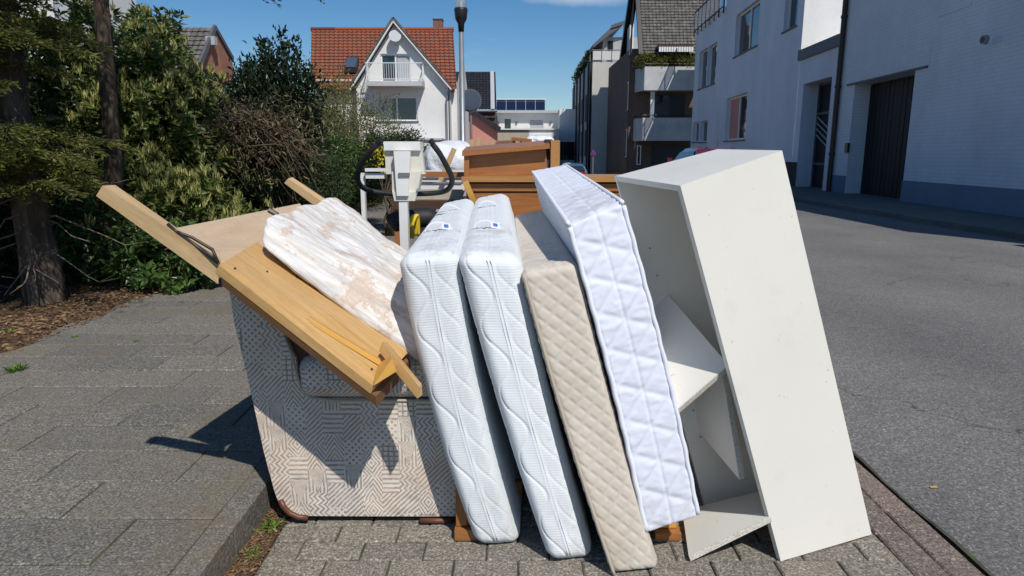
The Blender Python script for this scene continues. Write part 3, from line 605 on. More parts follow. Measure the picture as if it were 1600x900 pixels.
shrub('spring_shrub', 'airy yellow green budding shrub before the white gabled house', sh(552, 222, 13.5), (1.2, .9, 1.15), 420, 22, .09, .05, .022, 'spring', .5, shell=.2, stems=34, stem_mat='twig')
shrub('spring_shrub', 'sparse brownish budding shrub left of the white gabled house', sh(512, 200, 12), (.6, .6, 1.1), 260, 22, .09, .05, .02, 'spring', .5, shell=.2, stems=26, stem_mat='twig')
shrub('evergreen_shrub', 'round deep green bush beside the far end of the pavement', sh(548, 272, 11), (.62, .6, .40), 420, 40, .07, .04, .018, 'hedge', .2)
shrub('evergreen_shrub', 'small leaved bush just left of the exercise bike handlebar', sh(500, 258, 10), (.55, .5, .5), 380, 40, .06, .045, .018, 'rhodo', .2)
shrub('grass_tuft', 'bright green low growth at the foot of the far bush', sh(566, 303, 11.5), (.42, .4, .12), 120, 34, .05, .06, .012, 'grass', .9, cat='plant', stems=2)
shrub('forsythia_shrub', 'shrub dotted with yellow blossom behind the exercise bike', sh(604, 244, 9.5), (.30, .3, .2), 34, 6, .05, .045, .028, 'yellow_flower', .4, shell=.3, stem_mat='twig')
shrub('evergreen_shrub', 'dark leafy bush behind the handlebars and yellow blossom', sh(615, 248, 10.0), (.55, .4, .38), 300, 40, .06, .045, .018, 'hedge', .2)
t = thing('backing_hedge', 'dense dark hedge closing the planting bed behind all shrubs', 'hedge', (-5.5, 10, .07))
Vs, Fs, off = [], [], 0
for k in range(34):
    f = k/33; y = 4.5+f*14; c = (-5.5+f*.6+random.uniform(-.3, .3), y, random.uniform(.6, 1.5)); P, D = crown(c, (.7, .8, 1.1), 120, 36, .12, .2, .35); n = len(P)
    V, F = leaves(P, D, .08*rng.uniform(.6, 1.3, n), .035*rng.uniform(.7, 1.2, n)); Vs.append(V); Fs.append(F+off); off += len(V)
fastmesh('foliage', np.concatenate(Vs), np.concatenate(Fs), M['hedge'], t, 'stuff')
# tangle of dry branches
tg = thing('dry_brushwood', 'mound of tangled brown dry branches lying over the hedge', 'brushwood', W(390, 225, 7.7)); mb = MB()
for i in range(330):
    f_ = random.uniform(-1, 1); c = W(375+f_*100, 178+f_*f_*45+abs(random.gauss(0, 34)), 7.0+random.uniform(-.35, .35)); a = random.gauss(-.45, .55); ln = random.uniform(.25, .75)
    d = Vector((math.cos(a), random.uniform(-.4, .4), math.sin(a))); pts = [c+d*ln*(f-.5)+Vector((random.gauss(0, .012), random.gauss(0, .012), -.14*ln*(f-.3)**2*4)) for f in (0, .33, .66, 1)]
    mb.tube(pts, [.007, .006, .004, .0015], 4, False)
mb.build('branch', M['twig'], tg, kind='stuff')
n = 3400; P = np.array([tuple(W(random.gauss(385, 50), random.gauss(212, 24), 6.95+random.uniform(-.3, .35))) for _ in range(n)]); V, F = leaves(P, rng.normal(size=(n, 3))+np.array([.4, 0, -.5]), np.full(n, .075), np.full(n, .014)); fastmesh('dry_foliage', V, F, M['brushleaf'], tg, 'stuff')
mb = MB(); mb.tube([W(352, 300, 6.9), W(380, 262, 7.0), W(412, 218, 7.1)], [.012, .01, .005], 5); mb.build('broken_branch', M['greytwig'], tg)
# litter on the planting bed and the kerb gutter
def litter(name, n, pts_fn, L, mat='dryleaf'):
    P = np.array([pts_fn() for _ in range(n)]); D = rng.normal(size=(n, 3))*np.array([1, 1, .15]); V, F = leaves(P, D, L*rng.uniform(.4, 1.4, n), L*.4*rng.uniform(.5, 1.2, n), .1, .05); return V, F
V, F = litter('leaf_litter', 9000, lambda: ((lambda x, y: (x, y, .108+min(.12, max(0, -3.0-x))*.14+random.uniform(0, .014)))(-3.0-abs(random.gauss(0, .5))+random.uniform(0, .08), random.uniform(2.2, 9))), .035)
lo = fastmesh('leaf_litter', V, F, M['dryleaf'], None, 'stuff'); tag(lo, 'brown fallen leaves along the edge of the planting bed', 'leaf litter')
V, F = litter('gutter_debris', 2600, lambda: (XK+.012+abs(random.gauss(0, .04)), random.uniform(1.4, 2.35), .0+random.uniform(0, .012)), .014)
lo = fastmesh('gutter_debris', V, F, M['dryleaf'], None, 'stuff'); tag(lo, 'crumbled dry leaves in the gutter below the kerb', 'debris')
V, F = litter('pavement_debris', 1500, lambda: (random.uniform(-3.0, -.9), 1.5+abs(random.gauss(0, 2.4)), .104), .011)
lo = fastmesh('pavement_debris', V, F, M['dryleaf'], None, 'stuff'); tag(lo, 'tiny dry plant scraps scattered over the concrete slabs', 'debris')
dirt = MB().box(XK, XK+.085, 1.0, 12, -.05, .001); dirt.build('gutter_soil', M['soil'], lane)
def weed(px, py, z, s, label, n=60):
    c = G(px, py, z); t = thing('weed', label, 'weed', c, None); P = np.array(c)+rng.normal(size=(n, 3))*np.array([.35, .35, 0])*s; D = rng.normal(size=(n, 3))*np.array([1, 1, 0])+np.array([0, 0, .75]); V, F = leaves(P, D, s*rng.uniform(.5, 1.3, n), s*.2*rng.uniform(.6, 1.2, n)); fastmesh('leaf', V, F, M['grass'], t, 'stuff')
weed(422, 826, .0, .035, 'small green weed at the kerb foot beside the armchair')
weed(26, 579, .1, .045, 'flat green weed in a slab joint at the left edge')
weed(118, 527, .1, .025, 'thin weed sprouting in the slabs before the planting bed', 36)
weed(215, 534, .1, .022, 'little weed in the slabs below the slim tree', 30)
weed(18, 522, .1, .05, 'green weed at the border of the bed under the thick trunk')
weed(393, 868, .0, .028, 'sprout in the gutter near the bottom edge of the photo', 30)
# ------------------------------------------------------------------ buildings
def window(t, o, a, s0, z0, s1, z1, depth=.14, mull=1, mat='frame_white', fw=.07, sill=True, curtain=None, n=None, trans=0):
    o = Vector(o); a = Vector(a).normalized(); n = Vector(n) if n else Vector((a.y, -a.x, 0)); m = MB()
    def bx(mb, sa, sb, za, zb, da, db):
        P = lambda s, z, d: o+a*s+Vector((0, 0, z))-n*d
        mb.hexa([P(sa, za, da), P(sb, za, da), P(sb, za, db), P(sa, za, db), P(sa, zb, da), P(sb, zb, da), P(sb, zb, db), P(sa, zb, db)])
    d0, d1 = depth-.05, depth+.02
    bx(m, s0, s1, z0, z0+fw, d0, d1); bx(m, s0, s1, z1-fw, z1, d0, d1); bx(m, s0, s0+fw, z0+fw, z1-fw, d0, d1); bx(m, s1-fw, s1, z0+fw, z1-fw, d0, d1)
    for k in range(mull):
        c = s0+(s1-s0)*(k+1)/(mull+1); bx(m, c-fw*.6, c+fw*.6, z0+fw, z1-fw, d0+.002, d1)
    if trans: bx(m, s0+fw, s1-fw, z0+(z1-z0)*trans-fw*.4, z0+(z1-z0)*trans+fw*.4, d0+.004, d1)
    w = m.build('window', M[mat], t); p = MB(); bx(p, s0+fw*.5, s1-fw*.5, z0+fw*.5, z1-fw*.5, depth-.005, depth+.01); p.build('pane', M['glass'], w)
    if curtain: c = MB(); bx(c, s0+fw+(s1-s0)*curtain[0], s0+(s1-s0)*curtain[1]-fw, z0+fw, z1-fw, depth-.008, depth-.006); c.build('curtain', M[curtain[2] if len(curtain) > 2 else 'curtain'], w)
    if sill: c = MB(); bx(c, s0-.06, s1+.06, z0-.06, z0-.002, -.06, depth-.06); c.build('sill', M['sill'], w)
    return w
def roof_slope(mb, p00, p10, p11, p01, cw=.24, rh=.27, amp=.028, sub=6):
    """tiled slope: p00-p10 eave, p01-p11 ridge; waves across, steps up each course"""
    p00, p10, p11, p01 = map(Vector, (p00, p10, p11, p01)); Wd = (p10-p00).length; Ln = (p01-p00).length; nrm = (p10-p00).cross(p01-p00).normalized()
    if nrm.z < 0: nrm = -nrm
    nx = int(Wd/cw*sub); ny = int(Ln/rh); off = len(mb.v)
    for j in range(ny):
        for e in (0, 1):
            f = (j+e)/ny
            for i in range(nx+1):
                g = i/nx; a = p00.lerp(p10, g); b = p01.lerp(p11, g); p = a.lerp(b, f)+nrm*(amp*.5*math.sin(g*Wd/cw*2*math.pi)+(0.045 if e == 0 else .0)); mb.v.append(tuple(p))
    for j in range(ny):
        for i in range(nx):
            q = off+(2*j)*(nx+1)+i; mb.f.append((q, q+1, q+nx+2, q+nx+1)); u = i/nx*Wd; u1 = (i+1)/nx*Wd; v = j*rh; mb.uv += [(u, v+.01), (u1, v+.01), (u1, v+rh-.01), (u, v+rh-.01)]
            if j: 
                q0 = off+(2*j-1)*(nx+1)+i; q1 = off+(2*j)*(nx+1)+i; mb.f.append((q0, q0+1, q1+1, q1)); mb.uv += [(u, v), (u1, v), (u1, v+.01), (u, v+.01)]
    mb.f.append(tuple()) if False else None
    return mb
AX = Vector((1, 0, 0))
def ux(px, py, D): return W(px, py, D).x
def uz(py, D): return W(800, py, D).z
# --- white gabled house
D0 = 35.0; hx = lambda px, py=130: ux(px, py, D0); hz = lambda py: uz(py, D0)
wh = thing('gabled_house', 'white rendered house with red clay roof, satellite dish and small balcony in its gable', 'house', (hx(630), D0, 0))
xl, xr = hx(556), hx(700); apex = (hx(616, 40), hz(38)); z_e = hz(134)
op_door = (hx(595, 105), hz(128), hx(641, 105), hz(84)); op_win = (hx(588, 170), hz(189), hx(652, 170), hz(151))
m = MB(); m.wall((0, D0, 0), AX, [(xl, -.1), (xr, -.1), (xr, z_e), apex, (xl, z_e)], [op_door, op_win]); 
m.box(xl, xr-.01, D0+.9, D0+3, 0, z_e)
m.wall((xr+.05, D0, 0), (0, 1, 0), [(0, -.1), (9, -.1), (9, z_e), (0, z_e)], [(2.2, 2.6, 2.9, 4.0), (5, 2.6, 5.8, 4.0)], n=(1, 0, 0))
gx = hx(711); m.wall((gx, D0+1.2, 0), (0, 1, 0), [(0, -.1), (9.5, -.1), (9.5, z_e), (4.7, hz(48)), (0, z_e+.1)], [(1.6, 2.6, 2.2, 4.2), (4.2, 2.6, 4.9, 4.2)], n=(1, 0, 0)); m.box(xr, gx, D0+1.2, D0+1.3, 0, z_e+.3)
m.box(hx(483), xl, D0+1.2, D0+9, 0, hz(120))
m.build('wall', M['render_white'], wh)
for s in (1.6, 4.2): window(wh, (gx, D0+1.2, 0), (0, 1, 0), s, 2.6, s+.65, 4.2, mat='frame_dark', mull=0, n=(1, 0, 0))
window(wh, (0, D0, 0), AX, *op_door, mull=1, sill=False, curtain=(.5, 1, 'shutter')); window(wh, (0, D0, 0), AX, *op_win, mull=1, curtain=(0, .42))
m = MB(); zr = hz(47); yR = D0+4.6
roof_slope(m, (hx(478), D0+.7, hz(138)), (hx(712), D0+.7, hz(138)), (ux(708, 47, yR), yR, uz(46, yR)), (ux(487, 47, yR), yR, uz(46, yR)))
m.build('roof', M['tile_red'], wh)
m = MB(); rx0, rx1 = ux(486, 47, yR), ux(709, 47, yR); m.tube([(rx0, yR, uz(46, yR)), (rx1, yR, uz(46, yR))], .12, 8); m.build('ridge_tile', M['tile_red'], wh)
rf = MB()   # gable roof of the cross wing, running back into the main slope
for (bx_, ez) in ((hx(549), hz(141)), (hx(706), hz(141))):
    roof_slope(rf, (bx_, D0+4.6, ez), (bx_, D0-.25, ez), (apex[0], D0-.25, apex[1]+.12), (apex[0], D0+4.6, apex[1]+.12))
rf.build('roof', M['tile_red'], wh)
m = MB()
for bx_ in (hx(549), hx(706)): m.beam((bx_, D0-.27, hz(141)), (apex[0], D0-.27, apex[1]+.08), .06, .2, (0, 1, 0))
m.build('verge_board', M['frame_white'], wh)
m = MB()
for bx_ in (hx(547), hx(708)): m.beam((bx_, D0-.29, hz(137)), (apex[0], D0-.29, apex[1]+.26), .10, .1, (0, 1, 0))
m.build('verge_tile', M['tile_grey'], wh)
m = MB().box(hx(661, 40), hx(677, 40), yR-.1, yR+.5, hz(60), uz(31, yR)); m.build('chimney', M['red_brick'], wh)
MB().box(hx(660, 40), hx(678, 40), yR-.14, yR+.54, uz(31, yR), uz(29.5, yR)).build('chimney_cap', M['sill'], wh)
sk = MB(); sl0 = W(540, 111, D0+1.75); sl1 = W(563, 94, D0+2.4); sk.hexa([(sl0.x, D0+1.5, sl0.z-.1), (sl1.x, D0+1.5, sl0.z-.1), (sl1.x, D0+2.15, sl1.z-.1), (sl0.x, D0+2.15, sl1.z-.1), (sl0.x, D0+1.45, sl0.z+.12), (sl1.x, D0+1.45, sl0.z+.12), (sl1.x, D0+2.1, sl1.z+.12), (sl0.x, D0+2.1, sl1.z+.12)]); skf = sk.build('skylight', M['frame_dark'], wh)
sk = MB(); sk.board([(sl0.x+.07, D0+1.43, sl0.z+.17), (sl1.x-.07, D0+1.43, sl0.z+.17), (sl1.x-.07, D0+2.03, sl1.z+.1), (sl0.x+.07, D0+2.03, sl1.z+.1)], .01); sk.build('pane', M['mirror'], skf)
bz = hz(130); bl = MB().box(ux(571, 130, D0-1), ux(660, 130, D0-1), D0-1.0, D0, bz-.22, bz); bal = bl.build('balcony', M['parapet'], wh)
m = MB(); bx0, bx1 = ux(571, 120, D0-1), ux(659, 120, D0-1); zt = bz+.85
for z in (bz+.1, zt): m.beam((bx0, D0-.97, z), (bx1, D0-.97, z), .04, .04); m.beam((bx0, D0-.97, z), (bx0, D0, z), .04, .04); m.beam((bx1, D0-.97, z), (bx1, D0, z), .04, .04)
for i in range(25): x = bx0+(bx1-bx0)*i/24; m.beam((x, D0-.97, bz+.1), (x, D0-.97, zt), .016, .016, (0, 1, 0))
for x in (bx0, bx1):
    for k in range(7): m.beam((x, D0-.97+k*.15, bz+.1), (x, D0-.97+k*.15, zt), .016, .016, (0, 1, 0))
m.build('railing', M['frame_white'], bal)
m = MB(); m.disc((hx(619, 58), D0-.35, hz(58)), (.2, -1, .35), .30, .03); m.tube([(hx(619, 64), D0, hz(72)), (hx(619, 64), D0-.3, hz(60))], .025, 6); m.build('satellite_dish', M['shutter'], wh)
m = MB(); m.tube([(hx(702), D0-.15, hz(140)), (hx(699), D0-.1, hz(150)), (hx(697), D0-.08, hz(160)), (hx(697), D0-.08, 0)], .05, 8); m.build('downpipe', M['metal'], wh)
m = MB(); m.box(hx(645, 214), hx(697, 214), D0-3, D0-.02, 0, uz(219, D0-3)); m.build('annex', M['render_white'], wh)
m = MB(); m.box(hx(642, 214), hx(700, 214), D0-3.1, D0-.03, uz(219, D0-3), uz(216, D0-3)); m.build('annex_roof', M['shutter'], wh)
# --- brick gable house far left
D1 = 30.0
bh = thing('brick_house', 'grey tiled house with orange brick gable above the hedge', 'house', (ux(330, 100, D1), D1, 0))
gx0 = ux(308, 120, D1); ap = W(336, 46, D1+1.6); m = MB()
m.face([(gx0, D1, 0), (ux(364, 120, D1+4), D1+4, 0), (ux(366, 130, D1+4), D1+4, uz(100, D1+4)), (ap.x, D1+1.6, uz(46, D1+1.6)), (gx0, D1, uz(112, D1))], [(0, 0), (5, 0), (5, 5), (2.5, 8), (0, 5)])
m.build('wall', M['orange_brick'], bh)
m = MB(); roof_slope(m, (ux(190, 112, D1), D1-.1, uz(116, D1)), (gx0, D1-.1, uz(116, D1)), (ap.x, D1+1.6, uz(43, D1+1.6)), (ux(205, 44, D1+1.6), D1+1.6, uz(43, D1+1.6))); m.build('roof', M['tile_grey'], bh)
MB().beam((gx0+.05, D1-.2, uz(117, D1)), (ap.x+.04, D1+1.5, uz(43, D1+1.6)), .12, .2).build('verge_board', M['sill'], bh)
MB().beam((ap.x+.02, D1+1.5, uz(42, D1+1.6)), (ux(364, 98, D1+4), D1+4, uz(92, D1+4)), .12, .2).build('verge_board', M['sill'], bh)
MB().box(ux(190, 100, D1), gx0-.02, D1+.05, D1+2, 0, uz(118, D1)).build('side_wall', M['render_grey'], bh)
m = MB(); m.box(ux(314, 60, D1)-.25, ux(314, 60, D1)+.15, D1+1.0, D1+1.3, uz(64, D1), uz(50, D1)); m.build('roof_hatch', M['shutter'], bh)
lr = MB(); roof_slope(lr, W(288, 132, 24), W(352, 128, 24), W(330, 108, 26), W(286, 106, 26)); lrt = thing('garden_shed', 'low dark roofed outbuilding just above the hedge in front of the brick gable', 'shed', W(320, 130, 25)); lr.build('roof', M['tile_black'], lrt)
MB().box(ux(290, 130, 24.2), ux(350, 130, 24.2), 24.3, 26, 0, uz(134, 24)).build('wall', M['render_grey'], lrt)
# white block behind the conifer
wb = thing('white_building', 'white and grey wall glimpsed between the trunks at upper left', 'building', (ux(60, 50, 22), 22, 0)); m = MB(); m.box(ux(-60, 50, 22), ux(112, 50, 22), 22, 26, 0, 9); m.build('wall', M['render_white'], wb); MB().tube([(ux(108, 50, 21.9), 21.85, 0), (ux(108, 50, 21.9), 21.85, 9)], .3, 12).build('downpipe', M['shutter'], wb)
# --- pink house and black roof house
D2 = 46.0
pk = thing('pink_house', 'pink rendered house with dark verge behind the lamp post', 'house', (ux(745, 200, D2), D2, 0))
m = MB(); m.wall((0, D2, 0), AX, [(ux(714, 200, D2), -.1), (ux(777, 200, D2), -.1), (ux(777, 205, D2), uz(204, D2)), (ux(731, 170, D2), uz(171, D2)), (ux(714, 170, D2), uz(171, D2))]); m.build('wall', M['pink'], pk)
MB().box(ux(714, 212, D2), ux(731, 212, D2), D2-.12, D2-.02, 0, uz(206, D2)).build('plinth', M['red_brick'], pk)
m = MB(); m.hexa([W(722, 166, D2-.4), W(781, 207, D2-.4), W(781, 207, D2+6), W(722, 166, D2+6), W(724, 160, D2-.4), W(783, 199, D2-.4), W(783, 199, D2+6), W(724, 160, D2+6)]); m.build('roof', M['tile_black'], pk)
D3 = 52.0
bk = thing('black_roof_house', 'house with black glazed tile roof behind the pink house', 'house', (ux(745, 150, D3), D3, 0))
m = MB(); roof_slope(m, W(700, 172, D3), W(776, 172, D3), W(774, 112, D3+5), W(702, 112, D3+5)); m.build('roof', M['tile_black'], bk)
MB().beam(W(770, 171, D3-.05), W(769, 112, D3+4.9), .3, .12, (0, 1, 0)).build('verge_tile', M['shutter'], bk)
MB().box(ux(700, 180, D3+.3), ux(774, 180, D3+.3), D3+.3, D3+8, 0, uz(174, D3)).build('wall', M['brown_brick'], bk)
MB().tube([W(700, 174, D3-.1), W(777, 174, D3-.1)], .09, 6).build('gutter', M['sill'], bk)
# --- far white building with solar roof
D4 = 78.0; X4 = lambda px, py=200: ux(px, py, D4); Z4 = lambda py: uz(py, D4)
fw_ = thing('solar_roof_building', 'long flat white building with blue black solar panels at the end of the street', 'building', (X4(830), D4, 0))
m = MB(); ops = [(X4(788.5), Z4(201), X4(798), Z4(186)), (X4(827), Z4(202), X4(849), Z4(186))]
m.wall((0, D4, 0), AX, [(X4(760), -.1), (X4(876), -.1), (X4(876), Z4(177)), (X4(760), Z4(177))], ops); m.build('wall', M['render_white'], fw_)
window(fw_, (0, D4, 0), AX, *ops[0], mull=0, mat='frame_dark'); sw = window(fw_, (0, D4, 0), AX, *ops[1], mull=0, curtain=(0, 1, 'shutter'))
MB().box(X4(758), X4(880), D4-.8, D4+9, Z4(177), Z4(173)).build('roof', M['shutter'], fw_)
for i in range(5):
    a, b = 776+i*15.2, 776+i*15.2+14.6; MB().board([W(a, 171, D4+3), W(b, 171, D4+3), W(b, 156, D4+5), W(a, 156, D4+5)], .1).build('solar_panel', M['solar'], fw_)
MB().beam(W(774, 155, D4+5), W(853, 155, D4+5), .3, .12).build('roof_edge', M['frame_white'], fw_)
for px in (779, 807, 860): MB().disc((X4(px, 192), D4-.1, Z4(192)), (0, 1, 0), .12, .12, 10).build('wall_lamp', M['sill'], fw_)
fx = thing('white_hall', 'plain white hall with dark ground floor glazing beside the grey block', 'building', (X4(884), D4-2, 0)); MB().box(X4(872), X4(897), D4-2, D4+8, Z4(222), Z4(172)).build('wall', M['render_white'], fx)
m = MB().box(X4(872), X4(897), D4-1.7, D4-1.6, 0, Z4(222)-.02); m.build('window', M['glass'], fx); MB().box(X4(872), X4(897), D4-2.05, D4-1.95, Z4(262), Z4(250)).build('plinth', M['render_white'], fx)
st = thing('stone_annex', 'low sandstone clad annex with white panel below the solar roof building', 'building', (X4(820), D4-8, 0)); D5 = D4-8
MB().box(ux(776, 210, D5), ux(826, 210, D5), D5, D5+7, 0, uz(203, D5)).build('wall', M['beige_stone'], st); MB().box(ux(826.3, 210, D5), ux(873, 210, D5), D5, D5+7, 0, uz(203, D5)).build('white_wall', M['render_white'], st)
MB().box(ux(775, 202, D5), ux(874, 202, D5), D5-.2, D5+7.2, uz(203, D5)+.01, uz(201, D5)).build('coping', M['frame_white'], st)
for k in range(3): MB().box(ux(828, 210, D5), ux(868, 210, D5), D5-.35, D5-.05, uz(226-k*6, D5), uz(222.5-k*6, D5)).build('panel', M['frame_white'], st)
# --- grey block
D6 = 58.0; cx = ux(925, 150, D6)
gb = thing('grey_apartment_block', 'tall apartment block with light brick front and dark glazed side, roof terrace on top', 'building', (cx, D6, 0))
zt = uz(96, D6); m = MB(); q1 = ux(990, 150, D6)+4; xe_ = ux(896, 200, D6+24); m.hexa([(cx, D6, 0), (q1, D6, 0), (q1, D6+24, 0), (xe_+.25, D6+24, 0), (cx, D6, zt), (q1, D6, zt), (q1, D6+24, zt), (xe_+.25, D6+24, zt)]); m.build('front_wall', M['light_brick'], gb)
lx1 = cx+.35; yE = D6+24; xE = ux(896, 200, yE)
m = MB(); a = Vector((xE-cx, yE-D6, 0)); L = a.length; a.normalize(); nn = (-a.y, a.x, 0); ops = []
for fl in range(3):
    for c in range(5): ops.append((1.2+c*4.6, 1.0+fl*3.0, 4.6+c*4.6, 3.3+fl*3.0))
ops = [o for o in ops if o[2] < L and o[3] < zt-.4]
m.wall((cx-.22, D6, 0), a, [(0, -.1), (L, -.1), (L, zt), (0, zt)], ops, n=nn); m.build('side_wall', M['render_grey'], gb)
for o in ops: window(gb, (cx-.22, D6, 0), a, *o, mull=1, mat='frame_dark', sill=False, n=nn)
for s in (.3, 5.2, 9.8, 14.4, 19.0): p = Vector((cx-.22, D6, 0))+a*s+Vector(nn)*.1; MB().tube([p, p+Vector((0, 0, zt))], .09, 6).build('downpipe', M['dark_metal'], gb)
m = MB(); p0 = Vector((cx-.1, D6-.05, zt)); p1 = Vector((xE-.1, yE, zt)); p2 = Vector((ux(987, 100, D6), D6-.05, zt))
for q in (p1, p2):
    for z in (.1, .9): m.beam(p0+Vector((0, 0, z)), q+Vector((0, 0, z)), .05, .05)
    nq = 16 if q is p1 else 4
    for k in range(nq+1): b = p0.lerp(q, k/nq); m.beam(b, b+Vector((0, 0, .9)), .05, .05, (0, 1, 0))
m.build('railing', M['metal'], gb)
m = MB(); m.hexa([p0+Vector((.1, .02, .1)), p2+Vector((0, .02, .1)), p2+Vector((0, .06, .1)), p0+Vector((.1, .06, .1)), p0+Vector((.1, .02, .85)), p2+Vector((0, .02, .85)), p2+Vector((0, .06, .85)), p0+Vector((.1, .06, .85))]); m.build('railing_panel', M['curtain'], gb)
for k in range(7):
    b = p0.lerp(p1, .08+k*.12); P_, D_ = crown(tuple(b+Vector((0, 0, .6))), (.3, .5, .5), 14, 14, .1, .3, .3); V, F = leaves(P_, D_, np.full(len(P_), .25), np.full(len(P_), .12)); fastmesh('planter_bush', V, F, M['hedge'], gb, 'stuff')
m = MB(); pz = uz(52, D6+2); px0 = ux(942, 60, D6+3); m.box(px0, px0+8, D6+3, D6+14, zt, uz(58, D6+3)); m.build('penthouse', M['render_grey'], gb)
m = MB(); m.hexa([W(927, 74, D6+2.2), W(975, 37, D6+2.2)+Vector((0, 0, 0)), W(975, 37, D6+2.2)+Vector((0, 12, 0)), W(927, 74, D6+2.2)+Vector((0, 12, 0)), W(927, 69, D6+2.2), W(962, 36, D6+2.2), W(962, 36, D6+2.2)+Vector((0, 12, 0)), W(927, 69, D6+2.2)+Vector((0, 12, 0))]); m.build('roof', M['sill'], gb)
m = MB(); m.hexa([W(955, 44, D6+2.1), W(987, 34, D6+2.1), W(987, 34, D6+12), W(955, 44, D6+12), W(955, 39, D6+2.1), W(987, 28, D6+2.1), W(987, 28, D6+12), W(955, 39, D6+12)]); m.build('upper_roof', M['sill'], gb)
MB().box(ux(974, 60, D6+2.8), ux(990, 60, D6+2.8), D6+2.8, D6+2.95, zt, uz(37, D6+2.8)).build('penthouse_panel', M['render_white'], gb)
w = MB().box(ux(950, 70, D6+2.9), ux(958, 70, D6+2.9), D6+2.9, D6+2.99, zt+.3, uz(64, D6+2.9)).build('window', M['glass'], gb)
# --- brown brick house with balconies
D7 = 45.0; X7 = lambda px, py=200, D=45.0: ux(px, py, D); Z7 = lambda py, D=45.0: uz(py, D)
br = thing('brown_brick_house', 'dark brick house with steep grey tiled roof and concrete balconies facing the street corner', 'house', (X7(1003), D7, 0))
xw = X7(985, 200, D7+.8); m = MB()
m.box(xw, X7(1090, 200)+5, D7+1.6, D7+12, 0, Z7(70)); m.build('wall', M['brown_brick'], br)
# street facing gable with steep rake
ye = ux(962, 165, D7+12)
m = MB(); A0 = Vector((xw-.02, D7+1.6, 0)); A1 = Vector((ux(963, 200, D7+13), D7+13, 0)); 
m.face([A1, A0, Vector((A0.x, A0.y, Z7(60))), W(993, -60, D7+5), Vector((A1.x, A1.y, uz(163, D7+13)))], [(0, 0), (12, 0), (12, 7), (6, 14), (0, 6)]); m.build('gable', M['brown_brick'], br)
gd = (A1-A0).normalized(); gn = (-gd.y, gd.x, 0)
for (s, z0, z1) in ((.4, 1.0, 2.9), (.4, 4.1, 6.0), (.4, 7.7, 9.6), (5, .4, 2.6), (5, 3.2, 4.6), (8.6, .4, 5.2)): window(br, A0+Vector(gn)*.06, gd, s, z0, s+1.9, z1, depth=.05, n=gn, mull=1, curtain=(.1, .5))
m = MB(); rp = [W(1000, 84, D7+.6), W(1130, 84, D7+.6), W(1120, -70, D7+6.5), W(990, -70, D7+6.5)]; roof_slope(m, *rp); m.build('roof', M['tile_grey'], br)
m = MB(); m.beam(W(993, -30, D7+4), W(963, 166, D7+12), .35, .6, (1, 0, 0)); m.beam(W(994, -40, D7+4), W(1001, 86, D7+.4), .2, .25, (1, 0, 0)); m.build('verge_board', M['black_metal'], br)
m = MB(); m.hexa([W(952, 183, D7+13), W(968, 176, D7+10), W(985, 176, D7+10), W(970, 183, D7+13), W(954, 176, D7+13), W(985, 158, D7+10), W(990, 158, D7+10), W(975, 176, D7+13)]); m.build('low_roof', M['tile_grey'], br)
for (yt, yb, lt, lb, lab) in ((104, 141, 120, 157, 'upper'), (184, 220, 194, 224, 'lower')):
    m = MB(); x0, x1 = X7(1004), X7(1079)+.6; xb, Db = X7(981, 200, D7+2.6), D7+2.6
    m.box(x0, x1, D7, D7+.14, Z7(yb), Z7(yt))
    m.hexa([(x0, D7, Z7(yb)), (x0+.14, D7+.14, Z7(yb)), (xb+.14, Db, Z7(yb)), (xb, Db, Z7(yb)), (x0, D7, Z7(yt)), (x0+.14, D7+.14, Z7(yt)), (xb+.14, Db, Z7(yt)), (xb, Db, Z7(yt))])
    m.box(x0+.15, x1, D7+.15, D7+1.6, Z7(yb)+.05, Z7(yb)+.2)
    b = m.build('balcony', M['parapet'], br)
    r = MB(); r.tube([(x0, D7+.07, Z7(yt)+.17), (x1, D7+.07, Z7(yt)+.17)], .03, 6); r.tube([(x0, D7+.07, Z7(yt)+.17), (xb, Db, Z7(yt)+.17)], .03, 6)
    for k in range(6): x = x0+(x1-x0)*k/5; r.tube([(x, D7+.07, Z7(yt)), (x, D7+.07, Z7(yt)+.17)], .02, 5)
    r.build('handrail', M['dark_metal'], b)
m = MB().box(X7(1017), X7(1023), D7+.4, D7+.6, Z7(184), Z7(142)); m.build('post', M['frame_white'], br)
window(br, (0, D7+1.55, 0), AX, X7(1026), Z7(182), X7(1078), Z7(144), depth=.04, mull=1, mat='frame_dark', sill=False)
MB().box(X7(1028), X7(1090), D7+1.5, D7+1.58, .1, 1.8).build('garage_opening', M['frame_dark'], br)
window(br, (0, D7+1.5, 0), AX, X7(1003), .5, X7(1010), 1.8, depth=.04, mull=0, sill=False)
m = MB(); aw0 = W(1028, 73, D7+.2); aw1 = W(1082, 73, D7+.2); m.box(aw0.x, aw1.x, D7-.1, D7+.9, aw0.z-.1, aw0.z+.08); aw = m.build('awning', M['dark_wood'], br)
for k in range(14):
    x = aw0.x+(aw1.x-aw0.x)*k/14; MB().box(x+.01, x+(aw1.x-aw0.x)/14-.02, D7-.12, D7-.1, aw0.z-.35, aw0.z-.05).build('scallop', M['frame_white'], aw)
P_, D_ = [], []
for k in range(16): p, d = crown(tuple(W(1002+k*5.2, 96-3*math.sin(k*.8), D7+.4)), (.3, .3, .42), 20, 26, .1, .3, .2); P_.append(p); D_.append(d)
P_ = np.concatenate(P_); D_ = np.concatenate(D_); V, F = leaves(P_, D_, np.full(len(P_), .14), np.full(len(P_), .07)); bo = fastmesh('balcony_hedge', V, F, M['spring'], None, 'stuff'); tag(bo, 'olive green balcony plants on the upper balcony of the dark brick house', 'plants')
